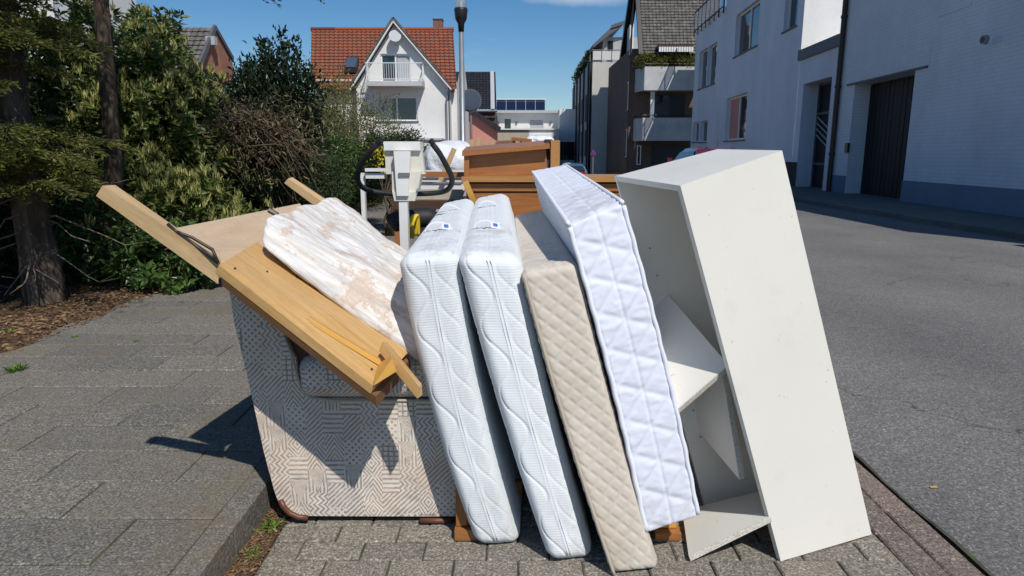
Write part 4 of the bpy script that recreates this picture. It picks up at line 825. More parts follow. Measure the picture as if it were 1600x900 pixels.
# --- pale blue rendered building on the right
def rx(D): return 8.7+.06*D
dirR = Vector((.06, 1, 0)).normalized(); nR = (-dirR.y, dirR.x, 0)
def RD(px):                                # distance where a pixel column meets the right-hand facade line
    k = (px-800)/FP/1.0; best = 12
    for it in range(60): best = 8.7/max(.02, (k/ray(px, 150)[1]-.06)); break
    return best
Yb, Ye = 24.9, 43.5; o0 = Vector((rx(Yb), Yb, 0)); Lb = (Ye-Yb)/dirR.y
bb = thing('pale_blue_building', 'tall smooth pale blue grey building in the shade with a glass roof railing', 'building', o0)
def fz(py, D): return uz(py, D)
def op(p0, p1, yb0, yt0, yb1, yt1):
    d0, d1 = RD(p1), RD(p0); s0, s1 = (d0-Yb)/dirR.y, (d1-Yb)/dirR.y; z0 = (fz(yb0, d1)+fz(yb1, d0))/2; z1 = (fz(yt0, d1)+fz(yt1, d0))/2; return (s0, z0, s1, z1)
ops = [op(1143, 1178, 90, 18, 70, 2), op(1136, 1168, 219, 153, 219, 145), op(1090, 1102, 141, 80, 134, 75), op(1103, 1116, 135, 73, 130, 65), op(1086, 1095, 222, 192, 222, 190), op(1097, 1108, 222, 190, 222, 187), op(1216, 1236, 50, -60, 40, -75)]
m = MB(); zT = 9.6; sR = (36.2-Yb)/dirR.y; zq = 8.6; m.wall(o0, dirR, [(0, -.1), (Lb, -.1), (Lb, zq), (sR, zq), (sR, zT), (0, zT)], ops, n=nR, depth=.25)
# sunlit upper wall facing up the street
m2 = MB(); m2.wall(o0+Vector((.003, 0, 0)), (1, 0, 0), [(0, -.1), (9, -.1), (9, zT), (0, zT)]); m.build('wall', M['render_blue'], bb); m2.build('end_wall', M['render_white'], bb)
for i, o in enumerate(ops): window(bb, o0, dirR, *o, depth=.22, mull=1 if i in (0, 1) else 0, n=nR, fw=.09 if i < 2 else .07, mat='frame_white', curtain=(.5, 1, 'pink') if i == 1 else None)
MB().box(o0.x+.6, o0.x+9, Yb+.05, 36.2, zT-.2, zT-.05).build('roof', M['sill'], bb); MB().box(rx(40)+.3, rx(40)+9, 36.3, Ye, zq-.15, zq).build('terrace', M['sill'], bb)
wq = MB(); wq.wall((rx(36.2), 36.2, 0), (1, 0, 0), [(0, zq), (8, zq), (8, zT), (0, zT)], n=(0, 1, 0)); wq.build('terrace_wall', M['render_blue'], bb)
m = MB(); q0 = o0+dirR*(sR+.05)+Vector((-.12, 0, zq)); q1 = o0+dirR*Lb+Vector((-.12, 0, zq))
for z in (.0, 1.1): m.beam(q0+Vector((0, 0, z)), q1+Vector((0, 0, z)), .06, .06)
for k in range(8): p = q0.lerp(q1, k/7); m.beam(p+Vector((0, 0, -.35)), p+Vector((0, 0, 1.1)), .07, .05, (0, 1, 0))
rr_ = m.build('roof_railing', M['frame_dark'], bb)
for k in range(7):
    p, q = q0.lerp(q1, (k+.1)/7), q0.lerp(q1, (k+.9)/7); MB().board([p+Vector((0, 0, .08)), q+Vector((0, 0, .08)), q+Vector((0, 0, 1.03)), p+Vector((0, 0, 1.03))], .015).build('glass_pane', M['clear_glass'], rr_)
MB().hexa([(rx(33)-.45, 33, zT-.12), (rx(33)+.6, 33, zT-.12), (rx(36.5)+.6, 36.5, zT-.12), (rx(36.5)-.45, 36.5, zT-.12), (rx(33)-.45, 33, zT+.05), (rx(33)+.6, 33, zT+.05), (rx(36.5)+.6, 36.5, zT+.05), (rx(36.5)-.45, 36.5, zT+.05)]).build('eave', M['sill'], bb)
# low front part
Yl = 21.4; ol = Vector((rx(Yl), Yl, 0)); Ll = (Yb-Yl)/dirR.y-.01; zl = fz(80, 22.6)
lw = thing('low_entrance_wing', 'low pale wing with dark lattice door between the blue building and painted brick building', 'building', ol)
dd = (.5, .0, 2.95, fz(124, 22.8)); m = MB(); m.wall(ol, dirR, [(0, -.1), (Ll, -.1), (Ll, zl), (0, zl)], [dd], n=nR, depth=.6); m.box(ol.x+.7, ol.x+7, Yl, Yb-.05, zl-.3, zl-.02); m.build('wall', M['render_blue'], lw)
m = MB(); P3 = lambda s, z, d: ol+dirR*s+Vector((0, 0, z))-Vector(nR)*d
def bxR(mb, o, sa, sb, za, zb, da, db):
    P = lambda s, z, d: Vector(o)+dirR*s+Vector((0, 0, z))-Vector(nR)*d
    return mb.hexa([P(sa, za, da), P(sb, za, da), P(sb, za, db), P(sa, za, db), P(sa, zb, da), P(sb, zb, da), P(sb, zb, db), P(sa, zb, db)])
bxR(MB(), ol, -.02, Ll+.05, zl, zl+.35, -.08, .3).build('coping', M['sill'], lw)
bxR(MB(), ol, 2.96, Ll, -.05, .95, -.02, -.001).build('plinth', M['plinth_dark'], lw)
dr = bxR(MB(), ol, dd[0], dd[2], 0, dd[3], .58, .63).build('door', M['gate'], lw)
m = MB(); zt_ = dd[3]*.72
for s in (dd[0]+.03, dd[2]-.03, (dd[0]+dd[2])/2): bxR(m, ol, s-.03, s+.03, 0, dd[3], .52, .58)
for z in (.9, zt_, dd[3]-.04): bxR(m, ol, dd[0], dd[2], z-.04, z+.04, .525, .58)
m.build('door_frame', M['sill'], dr)
m = MB()
for k in range(12):
    z = 1.0+k*.2
    if z+.9 < zt_: m.beam(P3(dd[0]+.08, z, .54), P3(dd[2]-.08, z+.9, .54), .035, .03)
m.build('lattice', M['shutter'], dr)
# blue building dark plinth
bxR(MB(), o0, -.0, Lb, -.05, .95, -.025, -.001).build('plinth', M['plinth_dark'], bb)
# --- painted brick building
Y0, Y1 = 5.8, 21.3; op_ = Vector((rx(Y0), Y0, 0)); Lp = (Y1-Y0)/dirR.y; zP = 6.9
pb = thing('painted_brick_building', 'big painted brick building in shade with black board gate and blue plinth', 'building', op_)
d_l, d_r = RD(1334), RD(1426); g0, g1 = (d_r-Y0)/dirR.y, (d_l-Y0)/dirR.y
gh = fz(122, (d_l+d_r)/2)
ga = (g0, -.0, g1, gh)
m = MB(); m.wall(op_, dirR, [(0, -.1), (Lp, -.1), (Lp, zP), (0, zP)], [ga], n=nR, depth=.55)
m.wall(op_+dirR*Lp+Vector((0, 0, 0)), (1, 0, 0), [(0, -.1), (9, -.1), (9, zP), (0, zP)], n=(0, 1, 0)); m.wall(op_, (1, 0, 0), [(0, -.1), (9, -.1), (9, zP), (0, zP)])
m.build('wall', M['painted_brick'], pb)
MB().box(op_.x-.02, op_.x+9, Y0+.02, Y1, zP, zP+.15).build('roof', M['sill'], pb)
gt = bxR(MB(), op_, ga[0], ga[2], 0, ga[3], .5, .55).build('gate', M['gate'], pb)
nb_ = 14
for k in range(nb_):
    s0 = ga[0]+(ga[2]-ga[0])*k/nb_; s1 = ga[0]+(ga[2]-ga[0])*(k+1)/nb_; bxR(MB(), op_, s0+.012, s1-.012, .03, ga[3]-.02, .46-random.uniform(0, .01), .5).build('plank', M['gate'], gt)
MB().beam(op_+dirR*(ga[0]+.25)+Vector((.40, 0, 1.0)), op_+dirR*(ga[0]+.25)+Vector((.40, 0, 1.2)), .03, .04).build('gate_handle', M['metal'], gt)
m = MB(); lz = ga[3]; bxR(m, op_, ga[0]-.55, ga[2]+.45, lz+.0, lz+.05, -.05, .0); m.build('lintel', M['sill'], pb)
m = MB(); bxR(m, op_, ga[0]-.6, ga[2]+.5, lz+.055, lz+.45, -.012, -.001); m.build('lintel_render', M['painted_brick'], pb)
m = MB(); bxR(m, op_, 0, ga[0]-.01, -.05, .60, -.03, -.001); bxR(m, op_, ga[2]+.01, Lp+.02, -.05, .60, -.03, -.001); m.build('plinth', M['plinth_blue'], pb)
m = MB(); dp = (RD(1572/1.0)-Y0)/dirR.y; p = W(1543, 62, RD(1543)); m.disc(p+Vector((-.06, 0, 0)), (1, 0, 0), .09, .08, 14); vt = m.build('vent_pipe', M['metal'], pb); MB().disc(p+Vector((-.095, 0, 0)), (1, 0, 0), .065, .02, 14).build('vent_hole', M['black_metal'], vt)
p = W(1333, 231, RD(1333)); s_ = (p.y-Y0)/dirR.y; m = MB(); bxR(m, op_, s_-.1, s_+.1, p.z-.14, p.z+.14, -.06, -.001); m.build('doorbell_box', M['black_metal'], pb)
d_a, d_b = RD(1452), RD(1500); s0, s1 = (d_b-Y0)/dirR.y, (d_a-Y0)/dirR.y; m = MB(); z_ = fz(18, (d_a+d_b)/2); bxR(m, op_, s0, s1, z_, z_+.22, -.02, -.001); m.build('patched_brickwork', M['painted_brick'], pb)
m = MB(); pp = op_+dirR*(Lp-.12)+Vector((-.09, 0, 0)); m.tube([pp, pp+Vector((0, 0, 3)), pp+Vector((0, 0, zP))], .075, 10)
for z in (1.2, 3.2, 5.2): m.tube([pp+Vector((0, 0, z)), pp+Vector((0, 0, z+.08))], .095, 10)
m.build('downpipe', M['brown_pipe'], pb)
# low neighbour out of frame that casts a shorter shade
ln = thing('low_neighbour_building', 'lower painted building continuing towards the camera beyond the right edge', 'building', (rx(-4), 1, 0)); MB().box(rx(1), rx(1)+8, -5, Y0-.02, 0, 4.9).build('wall', M['painted_brick'], ln)
# ------------------------------------------------------------------ street furniture and cars
DL = 13.0; lx_ = ux(722, 150, DL)
lp = thing('street_lamp', 'slender grey street lamp with clear glass lantern and black collar', 'street lamp', (lx_, DL, 0))
zc = uz(30, DL); MB().tube([(lx_, DL, 0), (lx_, DL, .9), (lx_, DL, .92), (lx_, DL, zc-.2)], [.085, .08, .058, .045], 14).build('pole', M['metal'], lp, smooth=True)
MB().tube([(lx_, DL, zc-.22), (lx_, DL, zc-.08), (lx_, DL, zc), (lx_, DL, zc+.16), (lx_, DL, zc+.19)], [.05, .06, .105, .125, .115], 16).build('collar', M['black_metal'], lp, smooth=True)
MB().tube([(lx_, DL, zc+.19), (lx_, DL, zc+.75)], [.10, .125], 16).build('lantern_glass', M['clear_glass'], lp, smooth=True)
MB().tube([(lx_, DL, zc+.19), (lx_, DL, zc+.3)], [.06, .03], 12).build('lamp_holder', M['frame_white'], lp)
MB().tube([(lx_, DL, zc+.75), (lx_, DL, zc+.8), (lx_, DL, zc+.86)], [.16, .15, .03], 16).build('cap', M['black_metal'], lp)
DM = 22.0; c = W(735, 157, DM); tm = thing('traffic_mirror', 'round convex traffic mirror with dark rim just behind the lamp post', 'traffic mirror', (c.x, DM+.15, 0))
MB().tube([(c.x, DM+.15, 0), (c.x, DM+.15, c.z+.2)], .04, 10).build('post', M['metal'], tm); MB().disc(c+Vector((0, .03, 0)), (.3, -1, -.1), .36, .06, 28).build('rim', M['sill'], tm); MB().disc(c+Vector((0, -.01, 0)), (.3, -1, -.1), .31, .03, 28).build('mirror_face', M['mirror'], tm)
def sign(px, py, D):
    c = W(px, py, D); t = thing('no_stopping_sign', 'small round blue and red no stopping sign before the brick front of the grey block', 'traffic sign', (c.x, D, 0))
    MB().tube([(c.x, D+.05, 0), (c.x, D+.05, c.z+.25)], .04, 8).build('post', M['metal'], t); d = MB().disc(c, (0, 1, 0), .17, .03, 24).build('plate', M['sign_red'], t)
    MB().disc(c+Vector((0, -.02, 0)), (0, 1, 0), .13, .02, 24).build('blue_field', M['sign_blue'], d); MB().beam(c+Vector((-.1, -.04, .1)), c+Vector((.1, -.04, -.1)), .03, .02, (0, 1, 0)).build('red_bar', M['sign_red'], d); MB().beam(c+Vector((.1, -.045, .1)), c+Vector((-.1, -.045, -.1)), .03, .02, (0, 1, 0)).build('red_bar', M['sign_red'], d)
sign(927, 240, 44)
def car(name, label, x, y, paint, s=1.0, rz=0):
    t = thing(name, label, 'car', (x, y, .004+drop(y)))
    prof = [(-2.0, .35), (-2.05, .62), (-2.0, .88), (-1.86, .95), (-1.62, 1.32), (-1.3, 1.46), (-.6, 1.53), (.2, 1.50), (.62, 1.36), (1.15, .98), (1.85, .86), (2.08, .68), (2.1, .38), (1.9, .26), (-1.85, .26)]
    def shell(inset, keep): return None
    m = MB(); N = len(prof); rows = []
    for wx, sc in ((-.86, .0), (-.84, .5), (-.7, 1), (.7, 1), (.84, .5), (.86, .0)):
        row = []
        for yy, zz in prof:
            tuck = max(0, zz-.95)*.42; w_ = (abs(wx)-tuck)*(1 if wx > 0 else -1)
            zz2 = zz-(1-sc)*(.05 if zz > 1.2 else 0); row.append((x+w_*s, y+yy*s*.98, (zz2)*s))
        rows.append(row)
    for i in range(len(rows)-1):
        for k in range(N): j = (k+1) % N; m.face([rows[i][k], rows[i][j], rows[i+1][j], rows[i+1][k]])
    m.face(rows[0][::-1]); m.face(rows[-1]); m.build('body', M[paint], t, bevel=.03)
    g = MB()
    def q(w0, y0, z0, w1, y1, z1): g.face([(x-w0*s, y+y0*s, z0*s), (x+w0*s, y+y0*s, z0*s), (x+w1*s, y+y1*s, z1*s), (x-w1*s, y+y1*s, z1*s)])
    q(.74, -1.88, 1.0, .6, -1.62, 1.33); g.build('rear_window', M['glass'], t); g = MB(); q(.74, 1.14, 1.02, .6, .66, 1.36); g.build('windscreen', M['glass'], t)
    for sg in (-1, 1):
        g = MB(); X = lambda z: x+sg*(.875-max(0, z-.95)*.42)*s
        g.face([(X(1.0), y-1.5*s, 1.0*s), (X(1.0), y+.95*s, 1.0*s), (X(1.36), y+.5*s, 1.36*s), (X(1.4), y-1.25*s, 1.4*s)]); g.build('side_window', M['glass'], t)
        MB().box(x+sg*.62*s-.12, x+sg*.62*s+.12, y-2.03*s, y-1.95*s, .72*s, .95*s).build('tail_light', M['red_lens'], t)
        MB().hexa([(x+sg*.88*s, y+.75, .98), (x+sg*1.02*s, y+.75, .98), (x+sg*1.02*s, y+.85, .98), (x+sg*.88*s, y+.85, .98), (x+sg*.88*s, y+.75, 1.12), (x+sg*1.02*s, y+.75, 1.12), (x+sg*1.02*s, y+.85, 1.12), (x+sg*.88*s, y+.85, 1.12)]).build('wing_mirror', M[paint], t)
        for yy in (-1.3, 1.3):
            w = MB().disc((x+sg*.78*s, y+yy*s, .31*s), (1, 0, 0), .31*s, .19, 24).build('wheel', M['rubber'], t); MB().disc((x+sg*.88*s, y+yy*s, .31*s), (1, 0, 0), .2*s, .03, 18).build('rim', M['rim'], w)
    for c_ in list(t.children):
        for v_ in c_.data.vertices: v_.co.z += drop(y)*2-drop(y)
        for g_ in c_.children:
            for v_ in g_.data.vertices: v_.co.z += drop(y)
    MB().tube([(x, y-1.2*s, 1.5*s+drop(y)), (x, y-1.35*s, 1.68*s+drop(y))], .006, 4).build('antenna', M['black_metal'], t)
    return t
car('parked_car', 'dark red hatchback whose roof shows above the white cabinet', 5.98, 21.2, 'car_red', .95)
car('parked_car', 'small blue grey car far down the street by the grey block', ux(894, 265, 48), 48, 'car_blue')
# ------------------------------------------------------------------ soft things: mattresses
def softbox(name, mat, parent, dims, r, res, warp, disp=None, smooth=True):
    a, b, c = dims; na, nb, nc = res; h = np.array(dims)/2; V = []; F = []; UV = []
    axes = [(0, 1, 2, 1), (0, 1, 2, -1), (0, 2, 1, 1), (0, 2, 1, -1), (1, 2, 0, 1), (1, 2, 0, -1)]; n_ = (na, nb, nc); off = 0
    for (i, j, k, sg) in axes:
        ni, nj = n_[i], n_[j]; s, t = np.meshgrid(np.linspace(-h[i], h[i], ni+1), np.linspace(-h[j], h[j], nj+1), indexing='ij')
        P = np.zeros((ni+1, nj+1, 3)); P[..., i] = s; P[..., j] = t; P[..., k] = sg*h[k]
        inner = np.clip(P, -(h-r), h-r); d = P-inner; L = np.linalg.norm(d, axis=-1, keepdims=True); N = d/np.maximum(L, 1e-9); Q = inner+N*r
        if disp is not None:
            e = np.minimum(h[i]-np.abs(s), h[j]-np.abs(t)); fade = np.clip(e/(r*.7), 0, 1)
            Q = Q+N*(disp((i, j, k, sg), s, t)*fade)[..., None]
        V.append(Q.reshape(-1, 3)); UV.append(np.stack([s, t], -1).reshape(-1, 2) if i == 0 else np.stack([t, s], -1).reshape(-1, 2))
        I = (np.arange(ni)[:, None]*(nj+1)+np.arange(nj)[None, :]).ravel()+off; q = np.stack([I, I+nj+1, I+nj+2, I+1], 1)
        nrm_pos = {(0, 1): 1, (0, 2): -1, (1, 2): 1}[(i, j)]
        if nrm_pos*sg < 0: q = q[:, ::-1]
        F.append(q); off += (ni+1)*(nj+1)
    V = np.concatenate(V); F = np.concatenate(F); UV = np.concatenate(UV)
    U = V/np.array(dims)+.5; Pw = warp(U); o = fastmesh(name, Pw, F, mat, parent, None, smooth, UV)
    bm = bmesh.new(); bm.from_mesh(o.data); bmesh.ops.remove_doubles(bm, verts=bm.verts, dist=2e-4); bm.to_mesh(o.data); bm.free()
    o.data.polygons.foreach_set('use_smooth', [True]*len(o.data.polygons)); return o
def trilin(C, bow=(0, 0, 0), sag=None):
    """C[(u,v,w)] corner points; u across, v height, w depth"""
    C = {k: np.array(tuple(p)) for k, p in C.items()}
    def f(U):
        u, v, w = U[:, 0:1], U[:, 1:2], U[:, 2:3]; P = 0
        for (i, j, k), c in C.items(): P = P+(u if i else 1-u)*(v if j else 1-v)*(w if k else 1-w)*c
        P = P+np.array(bow)*(4*v*(1-v))
        if sag: P = P+sag(U)
        return P
    return f
_g = np.random.default_rng(11).random((64, 64))
def vn(x, y, sx=20, sy=20, o=0):
    x = x*sx+o*7.3+500; y = y*sy+o*3.1+500; xi = np.floor(x).astype(int); yi = np.floor(y).astype(int); fx_ = x-xi; fy = y-yi; fx_ = fx_*fx_*(3-2*fx_); fy = fy*fy*(3-2*fy); g = lambda a, b: _g[a % 64, b % 64]
    return (g(xi, yi)*(1-fx_)+g(xi+1, yi)*fx_)*(1-fy)+(g(xi, yi+1)*(1-fx_)+g(xi+1, yi+1)*fx_)*fy-.5
def nz1(x, y, s=1): return (np.sin(x*37*s+1.3*np.sin(y*23*s))+np.sin(y*41*s+x*17*s)+np.sin((x+y)*63*s+2))/3
def wave_quilt(dims):
    a = dims[0]
    def f(ax, s, t):
        i, j, k, sg = ax
        if k == 2 or (i == 0 and j == 2):
            z = np.abs(s); d = .002*np.cos(np.clip(z/(a/2), 0, 1)*math.pi*.5)
            P_ = .21
            for ph, base in ((0, .26), (math.pi, .26)):
                sd = np.where(s > 0, 1, -1); cv = (.25*a)+(.17*a)*np.sin(2*math.pi*t/P_+ph*(s > 0)+.8*(s > 0)); dist = np.abs(np.abs(s)-cv); d = d-.0020*np.exp(-(dist/.0045)**2)
            d = d+.0018*np.exp(-((z-.0055)/.0025)**2)-.002*np.exp(-(z/.0025)**2)+.0016*vn(s, t, 9, 7, 1)
            return d+.0006*nz1(s, t)
        g = np.abs(((s+.5*t) % .16)-.08); g2 = np.abs(((s-.5*t) % .16)-.08); return .002-.002*np.exp(-(g/.006)**2)-.002*np.exp(-(g2/.006)**2)
    return f
def diamond_quilt(p=.066, depth=.0045, asp=1.0, wr=.0008, centre=False):
    def f(ax, s, t):
        def L(x): return np.abs(((x) % p)-p/2)
        g1, g2 = L(s*asp+t), L(s*asp-t); d = depth*.6*(np.minimum(g1, g2)/(p/2))**.5*0+depth*(1-np.exp(-(g1/.009)**2))*(1-np.exp(-(g2/.009)**2))
        if centre: d = d-.003*np.exp(-(s/.004)**2)
        return d+wr*nz1(s, t)+wr*.8*nz1(t, s, 2.3)
    return f
def mat_corners(TL, TR, BL, BR, TLb, TRb, dv=None, splay=0):
    tl, tr, bl, br = [W(*p) for p in (TL, TR, BL, BR)]; tlb, trb = W(*TLb), W(*TRb); dl = tlb-tl; dr = trb-tr
    if dv: dl2 = Vector(dv); dr2 = Vector(dv)
    else: dl2 = Vector((dl.x, dl.y, 0)); dr2 = Vector((dr.x, dr.y, 0))
    for q in (bl, br): q.z = max(q.z, .003)
    dl2.x += splay; dr2.x += splay
    return {(0, 1, 0): tl, (1, 1, 0): tr, (0, 0, 0): bl, (1, 0, 0): br, (0, 1, 1): tlb, (1, 1, 1): trb, (0, 0, 1): bl+dl2, (1, 0, 1): br+dr2}
def edge_path(warp, dims, u, w, n=40, v0=0.02, v1=.98, out=0):
    v = np.linspace(v0, v1, n); U = np.stack([np.full(n, u), v, np.full(n, w)], 1); return [Vector(p) for p in warp(U)]
def ribbon_handle(parent, p0, p1, up, wdir, w=.03, h=.045, mat='piping', n=14):
    m = MB(); p0, p1, up, wd_ = Vector(p0), Vector(p1), Vector(up), Vector(wdir).normalized()
    def P(f): return p0.lerp(p1, f)+up*(h*math.sin(math.pi*f)**.6 if 0 < f < 1 else 0)
    for i in range(n):
        a, b = P(i/n), P((i+1)/n); nn = (b-a).cross(wd_).normalized()*.0025
        m.hexa([a-wd_*w/2-nn, a+wd_*w/2-nn, b+wd_*w/2-nn, b-wd_*w/2-nn, a-wd_*w/2+nn, a+wd_*w/2+nn, b+wd_*w/2+nn, b-wd_*w/2+nn])
    return m.build('handle', M[mat], parent, smooth=False)
def white_mattress(label, corners, bow, mat, dims=(.18, .98, 2.05)):
    wp = trilin(corners, bow); base = corners[(0, 0, 0)].lerp(corners[(1, 0, 1)], .5); base.z = 0
    t = thing('foam_mattress', label, 'mattress', base, 'white zipped foam mattresses standing on their long sides')
    softbox('cover', M[mat], t, dims, .042, (44, 220, 90), wp, wave_quilt(dims))
    z = MB()
    for s in (-.005, .005): pts = edge_path(wp, dims, .5+s/dims[0], -.0012, 50, .03, .985); z.tube(pts, .0015, 5)
    z.build('zip', M['piping'], t, smooth=True)
    up = (corners[(0, 1, 0)]-corners[(0, 0, 0)]).normalized(); side = (corners[(1, 1, 0)]-corners[(0, 1, 0)]).normalized()
    for wv, tagc in ((.27, True), (.66, False)):
        q = wp(np.array([[.46, 1.0, wv], [.46, 1.0, wv+.10]])); d = Vector(q[1])-Vector(q[0])
        a_ = Vector(q[0])-side*.035; b_ = Vector(q[0])+side*.05
        hd = ribbon_handle(t, a_-side*.012, b_+side*.006, up*1.0+Vector((0, -.25, 0)), d, .022, .034)
        if tagc:
            c = b_-side*.010+up*.012+Vector((0, -.018, 0)); MB().board([c+side*-.022+up*-.006, c+side*.012+up*-.010, c+side*.014+up*.014, c+side*-.018+up*.018], .002).build('care_label', M['piping'], t)
            c = c+Vector((0, -.003, .002)); MB().board([c+side*-.010+up*.001, c+side*.005+up*-.002, c+side*.006+up*.008, c+side*-.009+up*.011], .001).build('label_print', M['blue_tag'], t)
    return t
white_mattress('white zipped mattress nearest the patterned armchair, leftmost of the standing mattresses', mat_corners((620, 400, 1.95), (715, 392, 1.97), (744, 862, 1.955), (816, 856, 1.97), (688, 318, 4.1), (738, 308, 4.1), splay=.16), (-.026, 0, 0), 'knit')
white_mattress('second white zipped mattress, touching the beige quilted mattress', mat_corners((712, 396, 1.93), (812, 398, 1.95), (858, 886, 1.87), (930, 880, 1.89), (740, 310, 4.1), (792, 300, 4.1), splay=.10), (-.012, 0, 0), 'knit_b')
C3 = mat_corners((813, 424, 1.92), (902, 408, 1.94), (957, 903, 1.815), (1032, 893, 1.84), (803, 336, 3.9), (852, 327, 3.9)); wp3 = trilin(C3, (-.010, 0, 0)); d3 = (.165, .98, 1.98)
t3 = thing('beige_mattress', 'beige diamond quilted mattress leaning between the white ones', 'mattress', (.2, 2.8, 0))
softbox('cover', M['beige'], t3, d3, .026, (46, 240, 90), wp3, diamond_quilt(.058, .0028, 1.2, .0005)); m = MB(); m.tube(edge_path(wp3, d3, .04, .0005, 50, .0, .99), .006, 6); m.build('piping', M['beige_dark'], t3, smooth=True)
C4 = mat_corners((888, 350, 1.94), (972, 316, 1.98), (1010, 834, 1.86), (1091, 808, 1.88), (832, 268, 3.8), (884, 258, 3.8)); wp4 = trilin(C4, (.012, 0, 0)); d4 = (.16, .92, 1.98)
def q4(ax, s, t):
    p = .105; L = lambda q, w_=p: np.abs((q % w_)-w_/2)
    g1, g2 = L(s*.62+t), L(s*.95-t, p*1.0); puff = (1-np.exp(-(g1/.010)**2))*(1-np.exp(-(g2/.010)**2)); d = .0042*puff-.0035*np.exp(-(s/.004)**2)
    wr = vn(s+t*.5, t, 22, 60, 1)+.6*vn(s-t*.4, t, 40, 110, 2)+.5*vn(s, t, 90, 130, 3)
    return d+.0030*wr*(.35+.65*puff)
t4 = thing('quilted_mattress', 'bluish white puffy quilted mattress with piped edges, next to the white cabinet', 'mattress', (.4, 2.8, .15))
softbox('cover', M['satin'], t4, d4, .012, (40, 220, 120), wp4, q4)
for u in (.0, 1.0):
    m = MB(); pts = edge_path(wp4, d4, u, 0, 60, 0.01, .99); pts = [p+Vector((math.sin(i*1.1)*.0012, 0, 0)) for i, p in enumerate(pts)]; m.tube(pts, .0075, 7)
    w = np.linspace(0, 1, 50); U = np.stack([np.full(50, u), np.full(50, 1.0), w], 1); m.tube([Vector(p) for p in wp4(U)], .0075, 7); m.build('piping', M['piping'], t4, smooth=True)
# stained mattress lying on the tipped table
CS = {(0, 0, 0): W(402, 386, 2.02), (0, 1, 0): W(412, 338, 2.10), (1, 0, 0): W(672, 582, 2.02), (1, 1, 0): W(690, 476, 2.13),
      (0, 0, 1): W(512, 348, 2.72), (0, 1, 1): W(524, 299, 2.74), (1, 0, 1): W(672, 470, 2.68), (1, 1, 1): W(686, 422, 2.70)}
def sagS(U): return np.array([[0, 0, 1.]])*(-.012*np.sin(math.pi*U[:, 0:1])*1.0+.006*np.sin(U[:, 2:3]*17+U[:, 0:1]*2)*(U[:, 1:2])+.004*np.sin(U[:, 0:1]*13+U[:, 2:3]*5)*U[:, 1:2])
ts = thing('stained_mattress', 'thin old mattress with brown stains slumped on the wooden boards', 'mattress', (-.55, 2.4, .75))
softbox('cover', M['stained'], ts, (.62, .15, .66), .038, (90, 26, 90), trilin(CS, (0, 0, 0), sagS), lambda ax, s, t: .004*nz1(s*.8, t*.8)+.002*nz1(t, s, 2))
# ------------------------------------------------------------------ tipped table of light wood
tt = thing('tipped_table', 'light wooden table turned over on the armchair with two legs in the air', 'table', (-.75, 2.1, .75))
def bd(parent, pts, t, mat, name, bevel=.003, label=None): return MB().board([W(*p) for p in pts], t).build(name, M[mat], parent, bevel=bevel, label=label)
bd(tt, [(266, 358, 1.93), (343, 416, 1.90), (560, 405, 2.70), (468, 318, 2.76)], .018, 'veneer', 'table_panel')
m = MB().hexa([W(150, 306, 1.80), W(341, 444, 1.835), W(341, 440, 1.885), W(166, 303, 1.85), W(160, 290, 1.80), W(343, 411, 1.835), W(345, 404, 1.885), W(180, 289, 1.85)]); m.build('leg', M['pine'], tt, bevel=.003)
m = MB().hexa([W(444, 286, 2.80), W(503, 330, 2.84), W(511, 326, 2.88), W(452, 281, 2.84), W(450, 279, 2.80), W(509, 319, 2.84), W(516, 316, 2.88), W(457, 277, 2.84)]); m.build('leg', M['pine'], tt, bevel=.003)
m = MB(); m.tube([W(262, 350, 1.84), W(276, 362, 1.835), W(300, 371, 1.85), W(332, 390, 1.85), W(341, 410, 1.83)], .0045, 6); m.tube([W(276, 362, 1.83), W(305, 383, 1.83), W(341, 411, 1.825)], .0045, 6); m.build('folding_bracket', M['dark_metal'], tt, smooth=True)
MB().tube([W(420, 328, 2.2), W(432, 335, 2.2), W(437, 346, 2.2)], .009, 6).build('screw_fitting', M['dark_metal'], tt)
# main drawer board: long slab with dark underside
sb = thing('bed_drawer_front', 'honey coloured thick wooden slab with routed finger slot lying across the armchair', 'board', (-.6, 2.0, .75))
slab = [W(342, 414, 1.83), W(586, 605, 1.80), W(640, 548, 2.05), (W(640, 548, 2.05)).lerp(W(402, 378, 2.12), 1.0)]
MB().board(slab, .026).build('slab', M['honey'], sb, bevel=.004)
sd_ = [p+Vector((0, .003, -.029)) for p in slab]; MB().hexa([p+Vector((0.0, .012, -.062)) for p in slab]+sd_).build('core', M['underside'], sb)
def on(u, v, dz=0):   # u along slab, v across
    a = slab[0].lerp(slab[1], u); b = slab[3].lerp(slab[2], u); return a.lerp(b, v)+Vector((0, 0, dz))
m = MB(); n = 16
for i in range(n):
    f0, f1 = .50+.47*i/n, .50+.47*(i+1)/n; v0, v1 = .20+.20*i/n, .20+.20*(i+1)/n; w0 = .055*math.sin(min(1, (i+.4)/3)*math.pi/2); m.face([on(f0, v0-w0, .007), on(f1, v1-w0, .007), on(f1, v1+w0, .007), on(f0, v0+w0, .007)], [(f0, 0), (f1, 0), (f1, .03), (f0, .03)])
m.build('finger_slot', M['orange_wood'], sb)
MB().beam(on(.51, .255, .008), on(.96, .45, .008), .005, .006).build('slot_lip', M['honey'], sb)
for u_, v_ in ((.56, .33), (.07, .12), (.93, .2), (.3, .82), (.18, .5)): MB().disc(on(u_, v_, .006), (.3, -.3, 1), .0035, .003, 8).build('screw_hole', M['dark_wood'], sb)
bl_ = thing('wooden_corner_block', 'short light wooden leg stub sticking down past the end of the honey slab', 'wood piece', W(620, 580, 1.85))
MB().hexa([W(592, 549, 1.90), W(652, 623, 1.84), W(660, 617, 1.88), W(606, 545, 1.95), W(597, 534, 1.90), W(656, 606, 1.84), W(659, 600, 1.88), W(605, 534, 1.95)]).build('stub', M['honey'], bl_, bevel=.003)
